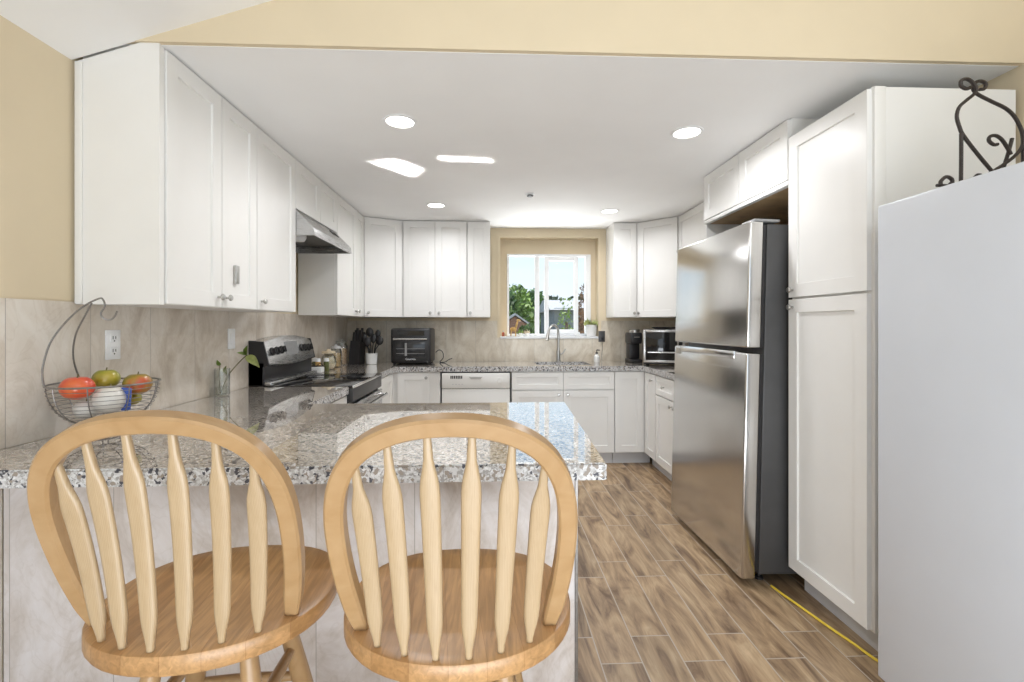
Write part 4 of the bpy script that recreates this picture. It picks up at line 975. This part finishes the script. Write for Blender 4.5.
bm = B(); tube(bm, smooth_path([(-0.565, 4.74, ZTT + 0.10), (-0.53, 4.75, ZTT + 0.125), (-0.495, 4.75, ZTT + 0.10), (-0.49, 4.74, ZTT + 0.045), (-0.52, 4.72, ZTT + 0.006), (-0.47, 4.70, ZTT + 0.006), (-0.43, 4.72, ZTT + 0.03), (-0.40, 4.74, ZTT + 0.04)], 7), 0.0042, 8)
tag(obj('power_cord', bm, 'black'), 'black power cord looping beside the toaster oven', 'cord')
# knife block
t_ = thing('knife_block', 'black knife block full of black handled knives in the corner', 'knife block', (-1.300, 4.56, ZTT), math.radians(-12))
obj('block', prism(B(), [(-0.06, 0), (0.07, 0), (0.10, 0.20), (-0.015, 0.225)], 0, -0.05, 0.05), 'black', t_)
for i in range(3):
    for j in range(3):
        x = -0.032 + 0.032 * i; y = 0.0 + 0.033 * j; hh = 0.09 + 0.02 * ((i * 2 + j) % 3)
        bm = B(); tube(bm, [(x, y + 0.012, 0.205), (x, y + 0.030, 0.215 + hh)], 1.0, section=rect_sec(0.017, 0.026, 0.004)); obj('knife_handle', bm, 'black', t_)
# crock with utensils
t_ = thing('utensil_crock', 'white crock right of the black knife block', 'crock', (-1.150, 4.55, ZTT))
obj('pot', lathe(B(), [(0.046, 0), (0.050, 0.004), (0.055, 0.10), (0.057, 0.106), (0.052, 0.106), (0.047, 0.012), (0, 0.010)], 28), 'cer', t_)
for i, (dx, dy, hh, kind) in enumerate(((-0.034, 0.008, 0.28, 0), (-0.012, 0.018, 0.33, 1), (0.010, -0.012, 0.27, 0), (0.036, -0.004, 0.25, 1), (-0.016, -0.020, 0.24, 1), (0.024, 0.018, 0.31, 0))):
    t3 = thing('cooking_utensil', 'black handled kitchen utensil standing in the white crock', 'utensil', (-1.150, 4.55, ZTT + 0.012), 0, 'black utensils in the crock')
    bm = B(); tube(bm, [(dx * 0.5, dy * 0.5, 0), (dx, dy, 0.13), (dx * 2.0, dy * 1.5, hh - 0.07)], 0.005, 8); obj('handle', bm, 'black', t3)
    bm = B(); q = Quaternion((0, 1, 0), dx * 4)
    ball(bm, (dx * 2.15, dy * 1.5, hh - 0.035), 0.045, 0.8 if kind else 0.6, 0.3, 1.0, 14, 10, q); obj('head', bm, 'black', t3, 60)
# storage jars
def jar(label, x, y, r_, h, fill, lidh=0.02, lid='cream', round_=False, grp='glass storage jars beside the range'):
    t_ = thing('storage_jar', label, 'jar', (x, y, ZTT), 0, grp)
    if round_: pf = [(r_ * 0.6, 0), (r_ * 0.9, h * 0.18), (r_, h * 0.45), (r_ * 0.85, h * 0.8), (r_ * 0.55, h * 0.95), (r_ * 0.58, h)]
    else: pf = [(r_ * 0.92, 0), (r_, h * 0.05), (r_, h * 0.85), (r_ * 0.82, h * 0.95), (r_ * 0.82, h)]
    obj('glass', lathe(B(), pf + [(pf[-1][0] - 0.003, h), ] + [(max(0.001, a - 0.003), b) for a, b in pf[-2:0:-1]] + [(pf[0][0] - 0.003, 0.003), (0, 0.003)], 24), 'jar', t_)
    obj('contents', lathe(B(), [(0, 0.004)] + [(max(0.001, a - 0.004), max(0.004, b * 0.80)) for a, b in pf[:-1]] + [(0, h * 0.78)], 20), fill, t_)
    obj('lid', lathe(B(), [(r_ * 0.86, h + 0.0005), (r_ * 0.88, h + lidh), (r_ * 0.3, h + lidh + 0.004), (r_ * 0.22, h + lidh + 0.018), (0, h + lidh + 0.020)], 24), lid, t_)
jar('tall square-shouldered jar of brown beans with glass lid by the corner', -1.420, 4.50, 0.058, 0.205, 'brown', 0.02, 'jar')
jar('amber filled jar with pale lid just in front of the tallest jar', -1.400, 4.28, 0.050, 0.165, 'soil', 0.02, 'kick')
jar('round-bellied jar of cream powder with pale lid next to the range', -1.385, 4.05, 0.062, 0.135, 'cream', 0.018, 'cream', True)
for i, (x, y, f) in enumerate(((-1.445, 3.90, 'green'), (-1.405, 3.86, 'soil'), (-1.352, 3.90, 'green'))):
    t_ = thing('spice_jar', ('small spice jar of dark green herbs nearest the wall', 'small spice jar of amber spice between the two green ones', 'small spice jar of dark green herbs farthest from the wall')[i], 'jar', (x, y, ZTT), 0, 'small spice jars with white caps')
    obj('glass', lathe(B(), [(0.019, 0), (0.021, 0.004), (0.021, 0.07), (0.016, 0.078), (0, 0.078)], 18), f, t_)
    obj('cap', lathe(B(), [(0.019, 0.0785), (0.019, 0.105), (0, 0.106)], 18), 'vinyl', t_)
t_ = thing('butter_dish', 'small glass dish with black wire frame next to the spice jars', 'dish', (-1.385, 3.765, ZTT))
obj('dish', bx(-0.055, 0.055, -0.035, 0.035, 0.0, 0.045, 0.008), 'cer', t_)
bm = B(); tube(bm, smooth_path([(-0.06, 0, 0.05), (-0.03, 0, 0.075), (0, 0, 0.05), (0.03, 0, 0.075), (0.06, 0, 0.05)], 6), 0.003, 6); tube(bm, [(0.064 * math.cos(a * 0.3), 0.042 * math.sin(a * 0.3), 0.052) for a in range(21)], 0.003, 6, closed=True)
obj('wire_frame', bm, 'iron', t_)

# ------------------------------------------------------------------ back right worktop
t_ = thing('coffee_maker', 'slim black pod coffee maker left of the steel oven', 'coffee maker', (1.372, 4.60, ZTT))
obj('base_tray', bx(0, 0.115, -0.02, 0.20, 0, 0.035, 0.008), 'black', t_)
obj('column', bx(0.012, 0.115, 0.08, 0.20, 0.036, 0.27, 0.008), 'black', t_)
obj('brew_head', bx(0.0, 0.115, -0.01, 0.20, 0.19, 0.30, 0.014, 3), 'black', t_)
obj('top_cap', lathe(B(), [(0.054, 0.3), (0.054, 0.325), (0.046, 0.332), (0, 0.332)], 28, (0.058, 0.06, 0)), 'nickel', t_)
bm = B(); tube(bm, [(0.03, -0.014, 0.255), (0.085, -0.014, 0.255)], 0.005, 8); obj('badge', bm, 'nickel', t_)
t_ = thing('countertop_oven', 'steel framed countertop oven with glass door beside the fridge', 'toaster oven', (1.400, 4.305, ZTT), math.radians(-18))
OW, OH = 0.37, 0.335
obj('oven_shell', bx(0, OW, 0.0, 0.25, 0.012, OH, 0.014, 3), 'dgrey', t_)
bm = B(); ring(bm, 0.002, OW - 0.002, 0.03, OH - 0.004, -0.012, -0.001, 0.022); obj('door_frame', bm, 'steel', t_)
od = obj('glass_door', bx(0.025, OW - 0.025, -0.009, -0.001, 0.055, OH - 0.03, 0.002), 'glassblack', t_)
bm = B(); tube(bm, [(0.04, -0.035, 0.125), (OW - 0.05, -0.035, 0.125)], 0.006, 10); tube(bm, [(0.05, -0.010, 0.125), (0.05, -0.035, 0.125)], 0.004, 8); tube(bm, [(OW - 0.06, -0.010, 0.125), (OW - 0.06, -0.035, 0.125)], 0.004, 8)
obj('handle', bm, 'steel', od)
bm = B(); tube(bm, [(OW - 0.065, -0.012, 0.12), (OW - 0.065, -0.012, 0.26)], 0.007, 10); obj('light_bar', bm, 'steel', od)
for x in (0.04, OW - 0.04):
    for y in (0.04, 0.21): obj('foot', lathe(B(), [(0.012, 0), (0.014, 0.013), (0, 0.013)], 12, (x, y, 0)), 'black', t_)
tag(obj('baking_tray', lathe(B(), [(0.05, 0.0), (0.095, 0.004), (0.125, 0.022), (0.121, 0.022), (0.09, 0.008), (0.0, 0.006)], 28, (1.62, 4.36, ZTT + OH + 0.0005)), 'chrome'), 'shiny round metal tray lying on the steel framed oven', 'tray')
t_ = thing('soap_dispenser', 'small white soap bottle with black pump by the sink', 'bottle', (1.055, 4.70, ZTT))
obj('bottle', lathe(B(), [(0.027, 0), (0.03, 0.006), (0.028, 0.06), (0.013, 0.075), (0.013, 0.085), (0, 0.085)], 20), 'cer', t_)
bm = lathe(B(), [(0.013, 0.0855), (0.013, 0.10), (0.004, 0.102), (0.004, 0.125)], 14); tube(bm, [(0, 0, 0.125), (0.03, -0.015, 0.122)], 0.005, 8); obj('pump', bm, 'black', t_)

# on the sill
ZSL = NZ0 + 0.0105
t_ = thing('potted_plant', 'small pale green succulent in a white pot on the window sill', 'plant', (1.050, YB + 0.035, ZSL))
obj('pot', lathe(B(), [(0.045, 0), (0.050, 0.003), (0.060, 0.115), (0.062, 0.122), (0.057, 0.122), (0.052, 0.10), (0, 0.098)], 28), 'cer', t_)
bm = B()
for k in range(46):
    a = random.uniform(0, 2 * PI); el = random.uniform(0.3, 1.4); L_ = random.uniform(0.05, 0.105)
    d_ = Vector((math.cos(a) * math.cos(el), math.sin(a) * math.cos(el), math.sin(el)))
    b_ = Vector((math.cos(a) * 0.02, math.sin(a) * 0.02, 0.10)); leaf(bm, b_, b_ + d_ * L_, 0.022, (d_.y, -d_.x, 0.3), 0.12)
obj('leaves', bm, 'leaf2', t_, 60)
t_ = thing('sill_figurine', 'slim tan giraffe figurine at the left of the window sill', 'figurine', (0.225, YB + 0.06, ZSL))
bm = B(); ball(bm, (0, 0, 0.075), 0.03, 1.25, 0.7, 0.8, 16, 10)
for x in (-0.022, 0.022):
    for y in (-0.010, 0.010): tube(bm, [(x, y, 0.065), (x * 1.15, y * 1.3, 0.0)], 0.006, 8)
tube(bm, smooth_path([(0.022, 0, 0.08), (0.036, 0, 0.125), (0.045, 0, 0.165)], 4), lambda q_: 0.014 - 0.006 * q_, 10); ball(bm, (0.055, 0, 0.170), 0.015, 1.5, 0.8, 0.85, 12, 8)
obj('body', bm, 'soil', t_, 60)
bm = B()
for y in (-0.006, 0.006): tube(bm, [(0.046, y, 0.178), (0.043, y, 0.198)], 0.0025, 6)
obj('horns', bm, 'stem', t_)
for i, (x, mt, lb) in enumerate(((0.305, 'cer', 'small white cup planter beside the figurine on the sill'), (0.375, 'cer', 'small white planter with pale blossoms, left of the mullion'))):
    t_ = thing('sill_planter', lb, 'plant', (x, YB + 0.06, ZSL), 0, 'little planters on the window sill')
    obj('pot', lathe(B(), [(0.018, 0), (0.025, 0.035), (0.021, 0.035), (0.016, 0.010), (0, 0.008)], 18), mt, t_)
    bm = B()
    for k in range(14):
        a = random.uniform(0, 2 * PI); el = random.uniform(0.5, 1.4); d_ = Vector((math.cos(a) * math.cos(el), math.sin(a) * math.cos(el), math.sin(el))); b_ = Vector((0, 0, 0.012)); leaf(bm, b_, b_ + d_ * random.uniform(0.04, 0.075), 0.018, (d_.y, -d_.x, 0.3), 0.1)
    obj('leaves', bm, 'cream' if i else 'leaf', t_, 60)
for x, lb in ((0.470, 'small pale ceramic bird on the sill at the mullion'), (0.905, 'small pale ceramic bird on the sill right of the faucet')):
    bm = B(); ball(bm, (0, 0, 0.016), 0.02, 1.3, 0.8, 0.8, 16, 10); ball(bm, (0.016, 0, 0.036), 0.011, 1, 1, 1, 12, 8); tube(bm, [(-0.018, 0, 0.018), (-0.045, 0, 0.028)], lambda q_: 0.008 * (1 - 0.6 * q_), 8)
    tag(obj('bird_figurine', bm, 'cer', None, 60), lb, 'figurine', 'ceramic birds on the sill').location = (x, YB + 0.05, ZSL)
t_ = thing('sauce_bottle', 'tiny dark bottle with grey cap at the far left of the niche', 'bottle', (0.118, YB + 0.04, ZSL))
obj('bottle', lathe(B(), [(0.013, 0), (0.014, 0.003), (0.014, 0.036), (0.007, 0.044), (0, 0.044)], 16), 'red', t_)
obj('cap', lathe(B(), [(0.008, 0.0445), (0.008, 0.062), (0, 0.063)], 14), 'nickel', t_)

# ------------------------------------------------------------------ ceiling fixtures
t0 = None
for i, (x, y, lb) in enumerate(((-0.455, 2.35, 'lit round recessed ceiling light, front left above the range side'), (1.02, 2.42, 'lit round recessed ceiling light, front right by the fridge cabinet'),
                                (-0.47, 3.98, 'lit round recessed ceiling light, back left near the wall cabinets'), (1.04, 4.12, 'lit round recessed ceiling light, back right by the window'))):
    if t0 is None:
        t0 = thing('recessed_light', lb, 'ceiling light', (x, y, ZC - 0.0005), 0, 'recessed lights in the kitchen ceiling')
        obj('trim_ring', lathe(B(), [(0.066, 0.0), (0.084, 0.0), (0.082, -0.004), (0.068, -0.006), (0.066, 0.0)], 40), 'vinyl', t0)
        obj('lens', lathe(B(), [(0.0, -0.003), (0.0655, -0.0025), (0.0655, -0.0005), (0.0, -0.0005)], 40), 'lamp', t0)
    else: dup(t0, (x, y, ZC - 0.0005), 0, lb)
    light('recessed_bulb', 'AREA', (x, y, ZC - 0.008), 5.4, (0.96, 0.97, 1.0), aim=(x, y, 0), shape='DISK', size=0.12, spread=math.radians(165))
t_ = thing('ceiling_sprinkler', 'small dark ringed sprinkler head in the middle of the ceiling', 'sprinkler', (0.293, 3.61, ZC - 0.0005))
obj('escutcheon', lathe(B(), [(0.036, 0), (0.035, -0.006), (0.02, -0.009), (0, -0.009)], 28), 'vinyl', t_)
obj('head', lathe(B(), [(0.018, -0.0095), (0.026, -0.016), (0.022, -0.020), (0, -0.020)], 20), 'dgrey', t_)
